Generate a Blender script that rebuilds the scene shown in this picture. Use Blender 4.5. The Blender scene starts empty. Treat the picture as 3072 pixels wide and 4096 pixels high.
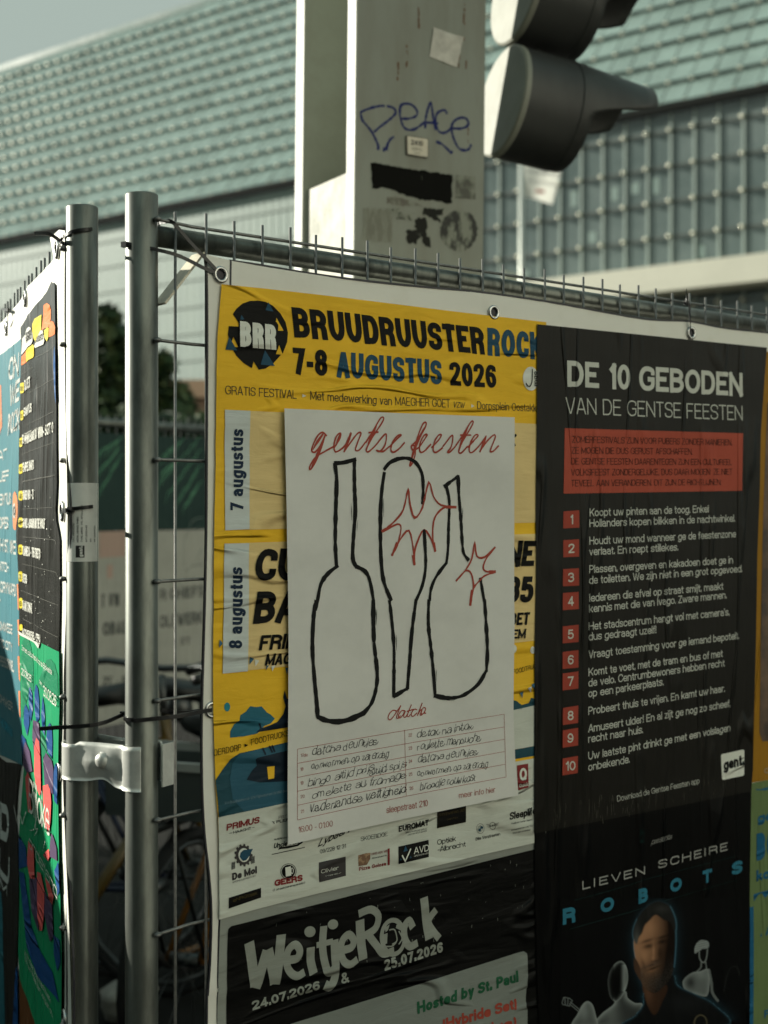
import bpy, bmesh, math, random
from mathutils import Vector, Matrix, noise
random.seed(7)
C = bpy.context.scene
# ------------------------------------------------------------------ camera, sky, sun, exposure
FO, CX, HY = 5462.6, 1536.0, 2018.0      # focal length, principal column and horizon row of the 3072x4096 photo
CAMZ = 1.58
cam = bpy.data.cameras.new('camera'); camo = bpy.data.objects.new('camera', cam); C.collection.objects.link(camo)
camo.location = (0, 0, CAMZ); camo.rotation_euler = (math.radians(90), 0, 0)
cam.sensor_fit = 'VERTICAL'; cam.sensor_height = 36; cam.sensor_width = 27
cam.lens = FO/4096*36; cam.shift_y = (HY-2048)/4096; cam.clip_start = .05; cam.clip_end = 600
cam.dof.use_dof = True; cam.dof.focus_distance = 1.92; cam.dof.aperture_fstop = 4.3
C.camera = camo
SUN_EL, SUN_DIR = 18.0, Vector((-.92, .39))          # horizontal direction towards the sun
w = bpy.data.worlds.new('World'); C.world = w; w.use_nodes = True
nt = w.node_tree; bg = nt.nodes['Background']; bg.inputs[1].default_value = .15
sky = nt.nodes.new('ShaderNodeTexSky'); sky.sky_type = 'NISHITA'; sky.sun_disc = False
sky.sun_elevation = math.radians(SUN_EL); sky.sun_rotation = math.atan2(SUN_DIR.x, SUN_DIR.y)
sky.air_density = 1.0; sky.dust_density = .7; sky.ozone_density = 1.0; sky.altitude = 10
tint = nt.nodes.new('ShaderNodeMix'); tint.data_type = 'RGBA'; tint.blend_type = 'MULTIPLY'; tint.inputs[0].default_value = 1
tint.inputs[7].default_value = (1.0, .96, .74, 1)
cap = nt.nodes.new('ShaderNodeMix'); cap.data_type = 'RGBA'; cap.blend_type = 'DARKEN'; cap.inputs[0].default_value = 1
cap.inputs[7].default_value = (.88, 1.06, .96, 1)      # hazy, even evening sky
nt.links.new(sky.outputs[0], tint.inputs[6]); nt.links.new(tint.outputs[2], cap.inputs[6]); nt.links.new(cap.outputs[2], bg.inputs[0])
sl = bpy.data.lights.new('sun', 'SUN'); so = bpy.data.objects.new('sun', sl); C.collection.objects.link(so)
sl.energy = 2.8; sl.angle = math.radians(.6); sl.color = (1, .965, .83)
e = math.radians(SUN_EL)
so.rotation_euler = Vector((SUN_DIR.x*math.cos(e), SUN_DIR.y*math.cos(e), math.sin(e))).to_track_quat('Z', 'Y').to_euler()
so.location = (-20, 12, 10)
C.view_settings.view_transform = 'Standard'; C.view_settings.look = 'None'; C.view_settings.gamma = 1
C.view_settings.exposure = 1.6

# ------------------------------------------------------------------ helpers
MATS = {}
def nd(t, ty, **kw):
    n = t.nodes.new(ty)
    for k, v in kw.items(): setattr(n, k, v)
    return n
def material(name, col, rough=.5, metal=0, bump=0, bscale=(60, 60, 60), bdist=.001, var=.0, vscale=8, spec=.5, var_col=None, vstretch=(1, 1, 1), vlo=.4, vhi=.65, coat=0):
    if name in MATS: return MATS[name]
    m = bpy.data.materials.new(name); m.use_nodes = True; t = m.node_tree; p = t.nodes['Principled BSDF']
    p.inputs['Base Color'].default_value = (*col, 1); p.inputs['Roughness'].default_value = rough
    p.inputs['Metallic'].default_value = metal; p.inputs['Specular IOR Level'].default_value = spec
    p.inputs['Coat Weight'].default_value = coat
    tc = nd(t, 'ShaderNodeTexCoord')
    if var or var_col:
        mp = nd(t, 'ShaderNodeMapping'); mp.inputs[3].default_value = vstretch
        t.links.new(tc.outputs['Object'], mp.inputs[0])
        n = nd(t, 'ShaderNodeTexNoise'); n.inputs['Scale'].default_value = vscale; n.inputs['Detail'].default_value = 6; n.inputs['Roughness'].default_value = .65
        t.links.new(mp.outputs[0], n.inputs['Vector'])
        mr = nd(t, 'ShaderNodeMapRange'); mr.inputs[1].default_value = vlo; mr.inputs[2].default_value = vhi
        t.links.new(n.outputs['Fac'], mr.inputs[0])
        mx = nd(t, 'ShaderNodeMix', data_type='RGBA')
        c2 = var_col if var_col else tuple(max(0, c*(1-var)) for c in col)
        mx.inputs[6].default_value = (*col, 1); mx.inputs[7].default_value = (*c2, 1)
        t.links.new(mr.outputs[0], mx.inputs[0]); t.links.new(mx.outputs[2], p.inputs['Base Color'])
        r2 = nd(t, 'ShaderNodeMapRange'); r2.inputs[3].default_value = max(.05, rough-.08); r2.inputs[4].default_value = min(1, rough+.12)
        t.links.new(n.outputs['Fac'], r2.inputs[0]); t.links.new(r2.outputs[0], p.inputs['Roughness'])
    if bump:
        mp = nd(t, 'ShaderNodeMapping'); mp.inputs[3].default_value = bscale
        t.links.new(tc.outputs['Object'], mp.inputs[0])
        n = nd(t, 'ShaderNodeTexNoise'); n.inputs['Scale'].default_value = 1; n.inputs['Detail'].default_value = 5; n.inputs['Distortion'].default_value = .6
        t.links.new(mp.outputs[0], n.inputs['Vector'])
        b = nd(t, 'ShaderNodeBump'); b.inputs['Strength'].default_value = bump; b.inputs['Distance'].default_value = bdist
        t.links.new(n.outputs['Fac'], b.inputs['Height']); t.links.new(b.outputs[0], p.inputs['Normal'])
    MATS[name] = m
    return m
def paper(name, col, rough=.55, wr='h', bump=.8, spec=.10, crease=None):
    if name in MATS: return MATS[name]
    m = material(name, col, rough, spec=spec, bump=bump, bscale={'h': (9, 9, 42), 'v': (34, 34, 6), 'n': (14, 14, 14)}[wr], bdist=.003, var=.10, vscale=7, vstretch=(1, 1, 1.6))
    crease = {'h': .0052, 'v': .0036, 'n': 0}[wr] if crease is None else crease
    if crease:                                            # sharp glue creases: thin ridges along wandering lines
        t = m.node_tree; tc = nd(t, 'ShaderNodeTexCoord'); mp = nd(t, 'ShaderNodeMapping'); mp.inputs[3].default_value = (3.0, 3.0, 16) if wr == 'h' else (13, 13, 1.6); mp.inputs[2].default_value = (.14, .10, 0)
        n = nd(t, 'ShaderNodeTexNoise'); n.inputs['Scale'].default_value = 1; n.inputs['Detail'].default_value = 1.5; n.inputs['Distortion'].default_value = .5
        k = nd(t, 'ShaderNodeMath', operation='SUBTRACT'); k.inputs[1].default_value = .5; k2 = nd(t, 'ShaderNodeMath', operation='ABSOLUTE')
        r = nd(t, 'ShaderNodeMapRange', interpolation_type='SMOOTHERSTEP'); r.inputs[1].default_value = 0; r.inputs[2].default_value = .055; r.inputs[3].default_value = 1; r.inputs[4].default_value = 0
        n2 = nd(t, 'ShaderNodeTexNoise'); n2.inputs['Scale'].default_value = 7; n2.inputs['Detail'].default_value = 1
        r2 = nd(t, 'ShaderNodeMapRange'); r2.inputs[1].default_value = .38; r2.inputs[2].default_value = .58
        mu = nd(t, 'ShaderNodeMath', operation='MULTIPLY')
        b0 = next(x for x in t.nodes if x.type == 'BUMP'); b = nd(t, 'ShaderNodeBump'); b.inputs['Distance'].default_value = crease; b.inputs['Strength'].default_value = 1
        L = t.links.new
        L(tc.outputs['Object'], mp.inputs[0]); L(mp.outputs[0], n.inputs['Vector']); L(n.outputs['Fac'], k.inputs[0]); L(k.outputs[0], k2.inputs[0]); L(k2.outputs[0], r.inputs[0])
        L(tc.outputs['Object'], n2.inputs['Vector']); L(n2.outputs['Fac'], r2.inputs[0]); L(r.outputs[0], mu.inputs[0]); L(r2.outputs[0], mu.inputs[1]); L(mu.outputs[0], b.inputs['Height'])
        L(b.outputs[0], b0.inputs['Normal'])
    return m

def tag(o, label=None, cat=None, group=None, kind=None):
    if label: o['label'] = label
    if cat: o['category'] = cat
    if group: o['group'] = group
    if kind: o['kind'] = kind
    return o
BASES = {}
def empty(name, loc, label, cat, group=None):
    o = bpy.data.objects.new(name, None); o.empty_display_size = .1; C.collection.objects.link(o); o.location = loc
    BASES[o] = Vector(loc)
    return tag(o, label, cat, group)
def mk(name, me, parent=None, loc=None):
    o = bpy.data.objects.new(name, me); C.collection.objects.link(o)
    if parent is not None:
        o.parent = parent
        if parent in BASES: o.matrix_parent_inverse = Matrix.Translation(BASES[parent]).inverted()
    if loc is not None: o.location = loc
    return o
class MB:
    def __init__(s): s.v = []; s.f = []; s.m = []; s.sm = []
    def add(s, vs, fs, mi=0, smooth=False):
        b = len(s.v); s.v += [tuple(v) for v in vs]; s.f += [tuple(b+i for i in f) for f in fs]; s.m += [mi]*len(fs); s.sm += [smooth]*len(fs)
        return s
    def quad(s, a, b, c, d, mi=0): return s.add([a, b, c, d], [(0, 1, 2, 3)], mi)
    def obox(s, o, x, y, z, mi=0):                       # box from corner o and three edge vectors
        o, x, y, z = map(Vector, (o, x, y, z))
        v = [o, o+x, o+x+y, o+y, o+z, o+x+z, o+x+y+z, o+y+z]
        return s.add(v, [(0, 3, 2, 1), (4, 5, 6, 7), (0, 1, 5, 4), (1, 2, 6, 5), (2, 3, 7, 6), (3, 0, 4, 7)], mi)
    def box(s, c, d, mi=0):
        return s.obox((c[0]-d[0]/2, c[1]-d[1]/2, c[2]-d[2]/2), (d[0], 0, 0), (0, d[1], 0), (0, 0, d[2]), mi)
    def tube(s, pts, r, n=12, mi=0, caps=True, closed=False):
        pts = [Vector(p) for p in pts]; rs = r if isinstance(r, (list, tuple)) else [r]*len(pts)
        vs, fs = [], []; up = None; N = len(pts)
        for i, p in enumerate(pts):
            t = (pts[(i+1) % N]-pts[i-1]) if closed else (pts[min(i+1, N-1)]-pts[max(i-1, 0)])
            t.normalize()
            if up is None: up = t.orthogonal().normalized()
            up = (up-t*up.dot(t)).normalized(); sd = t.cross(up)
            for k in range(n):
                a = 2*math.pi*k/n; vs.append(p+(up*math.cos(a)+sd*math.sin(a))*rs[i])
        for i in range(N if closed else N-1):
            j = (i+1) % N
            for k in range(n): fs.append((i*n+k, i*n+(k+1) % n, j*n+(k+1) % n, j*n+k))
        if caps and not closed: fs += [tuple(range(n-1, -1, -1)), tuple((N-1)*n+k for k in range(n))]
        return s.add(vs, fs, mi, True)
    def strap(s, pts, w, th, up=(0, 0, 1), mi=0):        # flat strap: w along 'up', th across
        pts = [Vector(p) for p in pts]; up0 = Vector(up); vs, fs = [], []; N = len(pts)
        for i, p in enumerate(pts):
            t = (pts[min(i+1, N-1)]-pts[max(i-1, 0)]).normalized(); sd = t.cross(up0)
            sd = sd.normalized() if sd.length > 1e-4 else Vector((1, 0, 0)); u = sd.cross(t).normalized()
            for x, y in ((-1, -1), (1, -1), (1, 1), (-1, 1)): vs.append(p+sd*x*th/2+u*y*w/2)
        for i in range(N-1):
            for k in range(4): fs.append((i*4+k, i*4+(k+1) % 4, i*4+4+(k+1) % 4, i*4+4+k))
        fs += [(3, 2, 1, 0), tuple((N-1)*4+k for k in range(4))]
        return s.add(vs, fs, mi)
    def ball(s, c, r, n=14, m=8, mi=0, half=None):
        r = Vector(r) if isinstance(r, (tuple, list, Vector)) else Vector((r, r, r)); vs, fs = [], []
        for i in range(m+1):
            a = math.pi*i/m
            for k in range(n):
                b = 2*math.pi*k/n; vs.append((c[0]+r.x*math.sin(a)*math.cos(b), c[1]+r.y*math.sin(a)*math.sin(b), c[2]+r.z*math.cos(a)))
        for i in range(m):
            for k in range(n): fs.append((i*n+k, (i+1)*n+k, (i+1)*n+(k+1) % n, i*n+(k+1) % n))
        return s.add(vs, fs, mi, True)
    def mesh(s, name, mats):
        me = bpy.data.meshes.new(name); me.from_pydata(s.v, [], s.f)
        for m in (mats if isinstance(mats, (list, tuple)) else [mats]): me.materials.append(m)
        me.polygons.foreach_set('material_index', s.m); me.polygons.foreach_set('use_smooth', s.sm); me.update()
        return me
    def build(s, name, mats, parent=None, loc=None): return mk(name, s.mesh(name, mats), parent, loc)
def catmull(pts, n=6, closed=False):
    P = [Vector(p) for p in pts]; out = []; N = len(P)
    if N < 3: return P
    for i in range(N if closed else N-1):
        if closed: p0, p1, p2, p3 = P[i-1], P[i], P[(i+1) % N], P[(i+2) % N]
        else: p0, p1, p2, p3 = P[max(i-1, 0)], P[i], P[i+1], P[min(i+2, N-1)]
        for k in range(n):
            t = k/n; out.append(.5*((2*p1)+(p2-p0)*t+(2*p0-5*p1+4*p2-p3)*t*t+(3*p1-p0-3*p2+p3)*t**3))
    if not closed: out.append(P[-1])
    return out
def ray(px, py): return Vector(((px-CX)/FO, 1, (HY-py)/FO))
def at(px, py, depth):                                    # a point of the place at that depth
    r = ray(px, py)*depth; r.z += CAMZ
    return r
class Frame:                                              # a vertical plane: origin, direction along it, normal towards the viewer
    def __init__(s, O, d, n, lean=0): s.O, s.d, s.n, s.lean = Vector((O[0], O[1], 0)), Vector((d[0], d[1], 0)).normalized(), Vector((n[0], n[1], 0)).normalized(), lean
    def pos(s, a, z, off=0):
        p = s.O+s.d*a+s.n*off; p.z = z; p.x += s.lean*(z-2.2)
        return p
    def inv(s, px, py, off=0):
        r = ray(px, py); z = 2.2
        for _ in range(4):
            O = s.O+s.n*off; O.x += s.lean*(z-2.2)
            k = O.dot(s.n)/(r.x*s.n.x+r.y*s.n.y); p = r*k; z = p.z+CAMZ
        return (Vector((p.x, p.y, 0))-O).dot(s.d), z
# windows onto the photo the measurements were read from: (x0, y0, photo pixels per read pixel)
VIEW = dict(FD=(0, 0, 1.8517), A1=(0, 0, .9259), A2=(1536, 0, .9259), A3=(0, 750, .5425), A4=(800, 1000, .8439), A5=(2100, 1200, .5859), A6=(0, 1100, .4068),
  A7=(0, 1900, .5425), A8=(0, 2900, .5425), B1=(1100, 1600, .6329), B2=(1100, 2400, .6329), B3=(800, 1600, .5427), B4=(800, 2500, .5422), B5=(1950, 1600, .813),
  B6=(850, 3150, .8137), B7=(2130, 2000, .5678), B8=(2100, 3050, .5859), C1=(0, 1900, .3614), C2=(0, 2550, .3614), C3=(0, 3200, .4049), C4=(380, 1200, .3618),
  C5=(380, 1950, .3618), C6=(380, 2700, .3618), C7=(380, 3400, .3147), E1=(1150, 600, .5003), E2=(1380, 350, .3617), E3=(850, 1150, .3014), E4=(1900, 950, .7064),
  E5=(860, 3250, .3255), E6=(1350, 3150, .4822), E7=(250, 2750, .3014), E8=(0, 1350, .2712))
def V(v, x, y): o = VIEW[v]; return (o[0]+x*o[2], o[1]+y*o[2])

# ------------------------------------------------------------------ a skeleton alphabet (cap height 1, x-height .73)
G = {}
for ln in '''A .68 0,0 .44,1 .56,1 1,0/.17,.28 .83,.28
B .66 0,0 0,1 .93,1* .93,.53* 0,.53/0,.53 1,.53* 1,0* 0,0
C .68 1,.66 1,1* 0,1* 0,0* 1,0* 1,.34
D .68 0,0 0,1 1,1* 1,0* 0,0 0,.1
E .6 1,1 0,1 0,0 1,0/0,.52 .92,.52
F .57 1,1 0,1 0,0/0,.5 .9,.5
G .72 1,.68 1,1* 0,1* 0,0* 1,0* 1,.47 .55,.47
H .7 0,0 0,1/1,0 1,1/0,.52 1,.52
I .12 0,0 0,1
J .5 1,1 1,0* 0,0* 0,.3
K .68 0,0 0,1/1,1 .05,.38/.34,.6 1,0
L .54 0,1 0,0 1,0
M .84 0,0 0,1/0,1 .5,.1 1,1/1,1 1,0
N .7 0,0 0,1/0,1 1,0/1,0 1,1
O .74 0,0* 0,1* 1,1* 1,0* @
P .63 0,0 0,1 1,1* 1,.45* 0,.45
Q .74 0,0* 0,1* 1,1* 1,0* @/.6,.25 1,-.05
R .67 0,0 0,1 .97,1* .97,.48* 0,.48/.5,.48 .93,.42* .95,0
S .64 1,.72 1,1* 0,1* 0,.53* 1,.51* 1,0* 0,0* 0,.28
T .6 0,1 1,1/.5,1 .5,0
U .68 0,1 0,0* 1,0* 1,1
V .66 0,1 .46,0 .54,0 1,1
W .95 0,1 .24,0 .28,0 .5,.95 .72,0 .76,0 1,1
X .64 0,1 1,0/0,0 1,1
Y .64 0,1 .5,.45 1,1/.5,.45 .5,0
Z .6 0,1 1,1 0,0 1,0
0 .57 0,0* 0,1* 1,1* 1,0* @
1 .33 0,.74 1,1/1,1 1,0
2 .57 0,.7 0,1* 1,1* 1,.6* 0,.06 0,0 1,0
3 .57 0,.75 0,1* .95,1* .95,.53* .35,.53/.35,.53 1,.53* 1,0* 0,0* 0,.25
4 .6 1,.25 0,.25 .74,1/.74,1 .74,0
5 .57 .95,1 .1,1 .05,.45/.05,.5 .1,.64* 1,.64* 1,0* 0,0* 0,.26
6 .57 1,.76 1,1* 0,1* 0,0* 1,0* 1,.6* 0,.6* 0,.35
7 .54 0,1 1,1 .35,0
8 .58 .05,.53* .05,1* .95,1* .95,.53* @/0,0* 0,.53* 1,.53* 1,0* @
9 .57 0,.24 0,0* 1,0* 1,1* 0,1* 0,.4* 1,.4* 1,.65
a .54 .02,.54 .02,.73* .95,.73* .95,0/.95,.43 0,.43* 0,0* .95,0* .95,.3
b .57 0,1 0,0/0,.35 0,.73* 1,.73* 1,0* 0,0* 0,.4
c .53 1,.5 1,.73* 0,.73* 0,0* 1,0* 1,.23
d .57 1,1 1,0/1,.35 1,.73* 0,.73* 0,0* 1,0* 1,.4
e .56 0,.37 1,.37 1,.73* 0,.73* 0,0* 1,0* .98,.18
f .32 1,1 .42,1* .42,.6 .42,0/0,.71 1,.71
g .57 1,.73 1,-.25* 0,-.25* 0,-.08/1,.35 1,.73* 0,.73* 0,0* 1,0* 1,.4
h .55 0,1 0,0/0,.4 0,.73* 1,.73* 1,0
i .1 0,0 0,.73/0,.9 0,1.02
j .16 1,.73 1,-.25* 0,-.25/1,.9 1,1.02
k .53 0,1 0,0/.95,.73 .03,.24/.33,.42 1,0
l .1 0,0 0,1
m .86 0,0 0,.73/0,.45 0,.73* .5,.73* .5,0/.5,.45 .5,.73* 1,.73* 1,0
n .55 0,0 0,.73/0,.4 0,.73* 1,.73* 1,0
o .57 0,0* 0,.73* 1,.73* 1,0* @
p .57 0,-.25 0,.73/0,.35 0,.73* 1,.73* 1,0* 0,0* 0,.4
q .57 1,-.25 1,.73/1,.35 1,.73* 0,.73* 0,0* 1,0* 1,.4
r .35 0,0 0,.73/0,.42 0,.72* 1,.72
s .5 1,.53 1,.73* 0,.73* 0,.38* 1,.38* 1,0* 0,0* 0,.2
t .34 .42,.95 .42,0* 1,0/0,.71 1,.71
u .55 0,.73 0,0* 1,0* 1,.4/1,.73 1,0
v .52 0,.73 .46,0 .54,0 1,.73
w .8 0,.73 .24,0 .28,0 .5,.7 .72,0 .76,0 1,.73
x .52 0,.73 1,0/0,0 1,.73
y .52 0,.73 .5,.02/1,.73 .4,-.25 .05,-.25
z .48 0,.73 1,.73 0,0 1,0
. .1 0,0 0,.1
, .12 .8,.12 0,-.14
: .1 0,0 0,.12/0,.6 0,.72
! .1 0,.28 0,1/0,0 0,.1
' .1 .6,1 0,.75
- .3 0,.38 1,.38
/ .36 0,-.05 1,1.02
( .22 1,1.05 0,.8* 0,.1* 1,-.2
) .22 0,1.05 1,.8* 1,.1* 0,-.2
& .7 1,0 .1,.75* .1,1* .65,1* .65,.68* 0,.4* 0,0* .75,0* .95,.45'''.split('\n'):
    ch, W, body = ln.split(' ', 2)
    ss = []
    for st in body.split('/'):
        if ch == '/': st = body
        cl = '@' in st; P = []
        for p in st.replace('@', '').split():
            rd = p.endswith('*'); x, y = p.rstrip('*').split(','); P.append((float(x), float(y), rd))
        ss.append((P, cl))
        if ch == '/': break
    G[ch] = (float(W), ss)
def roundoff(P, cl, rm):
    out = []; N = len(P)
    for i, (x, y, rd) in enumerate(P):
        p = Vector((x, y))
        if not rd or (not cl and i in (0, N-1)): out.append(p); continue
        a = Vector(P[i-1][:2]); b = Vector(P[(i+1) % N][:2])
        la, lb = (a-p).length, (b-p).length
        if la < 1e-6 or lb < 1e-6: out.append(p); continue
        ca, cb = min(la/2, rm), min(lb/2, rm); s0 = p+(a-p)/la*ca; s3 = p+(b-p)/lb*cb
        for k in range(6):
            t = k/5; c1 = s0+(p-s0)*.56; c2 = s3+(p-s3)*.56
            out.append(s0*(1-t)**3+c1*3*t*(1-t)**2+c2*3*t*t*(1-t)+s3*t**3)
    r = []
    for p in out:
        if not r or (p-r[-1]).length > 1e-4: r.append(p)
    if cl and (r[0]-r[-1]).length < 1e-4: r.pop()
    return r
def outline(P, cl, wx, wy):                               # quads of a stroked polyline, mitred
    n = len(P); L, R = [], []
    for i in range(n):
        ta = (P[i]-P[i-1]) if (i or cl) else None; tb = (P[(i+1) % n]-P[i]) if (i < n-1 or cl) else None
        if ta is None: ta = tb
        if tb is None: tb = ta
        na = Vector((-ta.y, ta.x)).normalized(); nb = Vector((-tb.y, tb.x)).normalized()
        m = na+nb
        if m.length < .3: m = na; k = 1
        else: m.normalize(); k = min(1/max(m.dot(na), .3), 1.9)
        o = Vector((m.x*wx/2*k, m.y*wy/2*k)); L.append(P[i]+o); R.append(P[i]-o)
    return L, R
def glyphs(text, wd, width, sp=.16, hand=0):              # 2-D strokes of a line of text scaled to 'width' cap heights
    chars = list(text); tot = sum(G[c][0] if c in G else .28 for c in chars); ng = len(chars)-1
    sx = (width-ng*sp*.6)/tot
    if sx < .25: sx, sp = .25, max(0, (width-.25*tot)/max(ng, 1)/.6)
    spg = sp*.6; x = 0; res = []; rm = .5 if sx > .85 else .36
    rnd = random.Random(len(text)*31+ord(text[0]))
    for c in chars:
        if c not in G: x += .28*sx+spg; continue
        ch_ = c; W, ss = G[c]; ow = max(W*sx, wd if W < .2 else W*sx); low = c.islower()
        jy = rnd.uniform(-.10, .10)*hand; jr = 1+rnd.uniform(-.22, .22)*hand; jl = rnd.uniform(-.16, .16)*hand
        for P, cl in ss:
            Q = []
            for px, py, rd in P:
                X = wd/2+px*max(ow-wd, 0)
                if low: Y = py+wd*(.5-min(max(py/.73, 0), 1))
                else: Y = py+wd*(.5-min(max(py, 0), 1))
                Q.append((x+X*(1+jl)+Y*jl, (Y*jr+jy), rd or hand > 0))
            R_ = roundoff(Q, cl, rm)
            if not cl and len(R_) > 1:                    # square the free ends of a stroke
                for i0, i1, (ox, oy, _r) in ((0, 1, P[0]), (-1, -2, P[-1])):
                    t_ = R_[i0]-R_[i1]
                    if t_.length < 1e-6: continue
                    t_.normalize()
                    if (abs(t_.x) > .9 and ox in (0, 1)) or (abs(t_.y) > .5 and oy in (0, 1, .73, -.25, 1.02, .12, .1)): R_[i0] = R_[i0]+t_*wd*.5
                    elif (abs(t_.x) > .9 or abs(t_.y) > .9) and wd > .05 and ch_ in 'fte-': R_[i0] = R_[i0]+t_*wd*.25
            res.append((R_, cl))
        if hand and rnd.random() < .75 and spg > 0: res.append(([Vector((x+ow*.85, wd*.5+jy)), Vector((x+ow+spg*.5, .14+jy)), Vector((x+ow+spg*1.2, .38+jy))], False))
        x += ow+spg
    return res

# ------------------------------------------------------------------ printed surfaces
class Surf:                                               # a glued sheet: frame + resting offset + relief
    def __init__(s, frame, off=0, relief=None, grid=None): s.fr, s.off, s.rel, s.grid = frame, off, relief, grid
    def pt(s, v, x, y): return Vector(s.fr.inv(*V(v, x, y), s.off))
class Art:
    def __init__(s, surf, layer=1): s.S = surf; s.layer = layer*.0006; s.v = []; s.f = []; s.k = 0; s.it = []; s.cur = 0; s.lock = False
    def _add(s, pts, faces):
        if not s.lock: s.cur += 1
        b = len(s.v); j = (s.k % 9)*.000012; s.k += 1
        s.v += [(p[0], p[1], j) for p in pts]; F_ = [tuple(b+i for i in f) for f in faces]; s.f += F_; s.it += [s.cur]*len(F_)
        return s
    def poly(s, v, pts):
        P = [s.S.pt(v, *p) for p in pts]; return s._add(P, [range(len(P))])
    def mpoly(s, pts):                                    # points carry their own view
        P = [s.S.pt(*p) for p in pts]; return s._add(P, [range(len(P))])
    def ell(s, v, cx, cy, rx, ry, n=28, rot=0):
        c, d = math.cos(rot), math.sin(rot); P = []
        for k in range(n):
            a = 2*math.pi*k/n; x, y = rx*math.cos(a), ry*math.sin(a); P.append((cx+x*c-y*d, cy+x*d+y*c))
        return s.poly(v, P)
    def ring(s, v, cx, cy, rx, ry, wd, n=32):
        return s.stroke(v, [(cx+rx*math.cos(2*math.pi*k/n), cy+ry*math.sin(2*math.pi*k/n)) for k in range(n+1)], wd, smooth=0)
    def stroke(s, v, pts, wd, smooth=5, rough=0, taper=0):  # wd in read pixels
        sc = VIEW[v][2]/FO*1.95; P = [s.S.pt(v, *p) for p in pts]
        if smooth: P = [Vector(p) for p in catmull(P, smooth)]
        if rough:
            Q = [P[0]]
            for a, b in zip(P, P[1:]):
                n = max(1, int((b-a).length/.004))
                Q += [a+(b-a)*(k+1)/n for k in range(n)]
            P = Q
        n = len(P); wds = []
        for i, p in enumerate(P):
            w0 = wd*sc
            if rough: w0 *= 1+rough*noise.noise(Vector((p.x*90, p.y*90, 3)))+.6*rough*noise.noise(Vector((p.x*300, p.y*300, 9)))
            if taper: w0 *= 1-taper*(1-math.sin(math.pi*min(.96, .04+i/max(1, n-1))))
            wds.append(w0)
        L, R = outline(P, False, 1, 1)
        V2 = []
        for i in range(n): d = (L[i]-R[i])*wds[i]/2; V2 += [P[i]+d, P[i]-d]
        return s._add(V2, [(2*i, 2*i+2, 2*i+3, 2*i+1) for i in range(n-1)])
    def text(s, t, v, bl, br, tl, w=.14, sp=.16, slant=0, hand=0, wy=None):
        B, R, T = s.S.pt(v, *bl), s.S.pt(v, *br), s.S.pt(v, *tl)
        ex = R-B; Lx = ex.length; ey = T-B; h = ey.length
        ex = ex/Lx; width = Lx/h; s.cur += 1; s.lock = True
        for P, cl in glyphs(t, w, width, sp, hand):
            if len(P) < 2: continue
            Lf, Rt = outline(P, cl, w, w*(wy or .88))
            def m(p): return B+ex*(p.x+slant*p.y)*h+ey*p.y
            n = len(P); V2 = [];
            for i in range(n): V2 += [m(Lf[i]), m(Rt[i])]
            F = [(2*i, 2*i+2, 2*i+3, 2*i+1) for i in range(n-1)]
            if cl: F.append((2*n-2, 0, 1, 2*n-1))
            s._add(V2, F)
        s.lock = False
        return s
    def build(s, name, mat, parent=None, gap=.007):
        ids = sorted(set(s.it)); bb = {}                  # items that lie apart become parts of their own
        for f, i in zip(s.f, s.it):
            for k in f:
                x, y, _ = s.v[k]; b = bb.setdefault(i, [x, y, x, y]); b[0] = min(b[0], x); b[1] = min(b[1], y); b[2] = max(b[2], x); b[3] = max(b[3], y)
        root = {i: i for i in ids}
        def find(i):
            while root[i] != i: i = root[i]
            return i
        if gap is not None:
            for n_, i in enumerate(ids):
                for j in ids[:n_]:
                    p, q = bb[i], bb[j]
                    if p[0]-gap < q[2] and q[0]-gap < p[2] and p[1]-gap < q[3] and q[1]-gap < p[3]: root[find(i)] = find(j)
        else: root = {i: ids[0] for i in ids}
        out = None
        for g in sorted(set(find(i) for i in ids)):
            o = s._build(name, mat, parent, [f for f, i in zip(s.f, s.it) if find(i) == g])
            out = out or o
        return out
    def _build(s, name, mat, parent, faces):
        used = sorted({i for f in faces for i in f}); mp = {i: k for k, i in enumerate(used)}
        bm = bmesh.new(); vs = [bm.verts.new(s.v[i]) for i in used]; faces = [tuple(mp[i] for i in f) for f in faces]
        for f in faces:
            try: bm.faces.new([vs[i] for i in f])
            except ValueError: pass
        if s.S.grid and bm.verts:
            for ax, st in ((0, s.S.grid[0]), (1, s.S.grid[1])):
                lo, hi = min(v.co[ax] for v in bm.verts), max(v.co[ax] for v in bm.verts)
                if hi-lo < st*.8: continue
                for k in range(math.ceil(lo/st), math.floor(hi/st)+1):
                    co = [0, 0, 0]; no = [0, 0, 0]; co[ax] = k*st; no[ax] = 1
                    bmesh.ops.bisect_plane(bm, geom=bm.verts[:]+bm.edges[:]+bm.faces[:], plane_co=co, plane_no=no, dist=1e-6)
        bmesh.ops.triangulate(bm, faces=[f for f in bm.faces if len(f.verts) > 4])
        for v_ in bm.verts:
            a, z, j = v_.co
            v_.co = s.S.fr.pos(a, z, s.S.off+s.layer+j+(s.S.rel(a, z) if s.S.rel else 0))
        bm.normal_update()
        n = s.S.fr.n
        for f in bm.faces:
            f.smooth = True
            if f.normal.dot(n) < 0: f.normal_flip()
        me = bpy.data.meshes.new(name); bm.to_mesh(me); bm.free(); me.materials.append(mat)
        return mk(name, me, parent)
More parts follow.
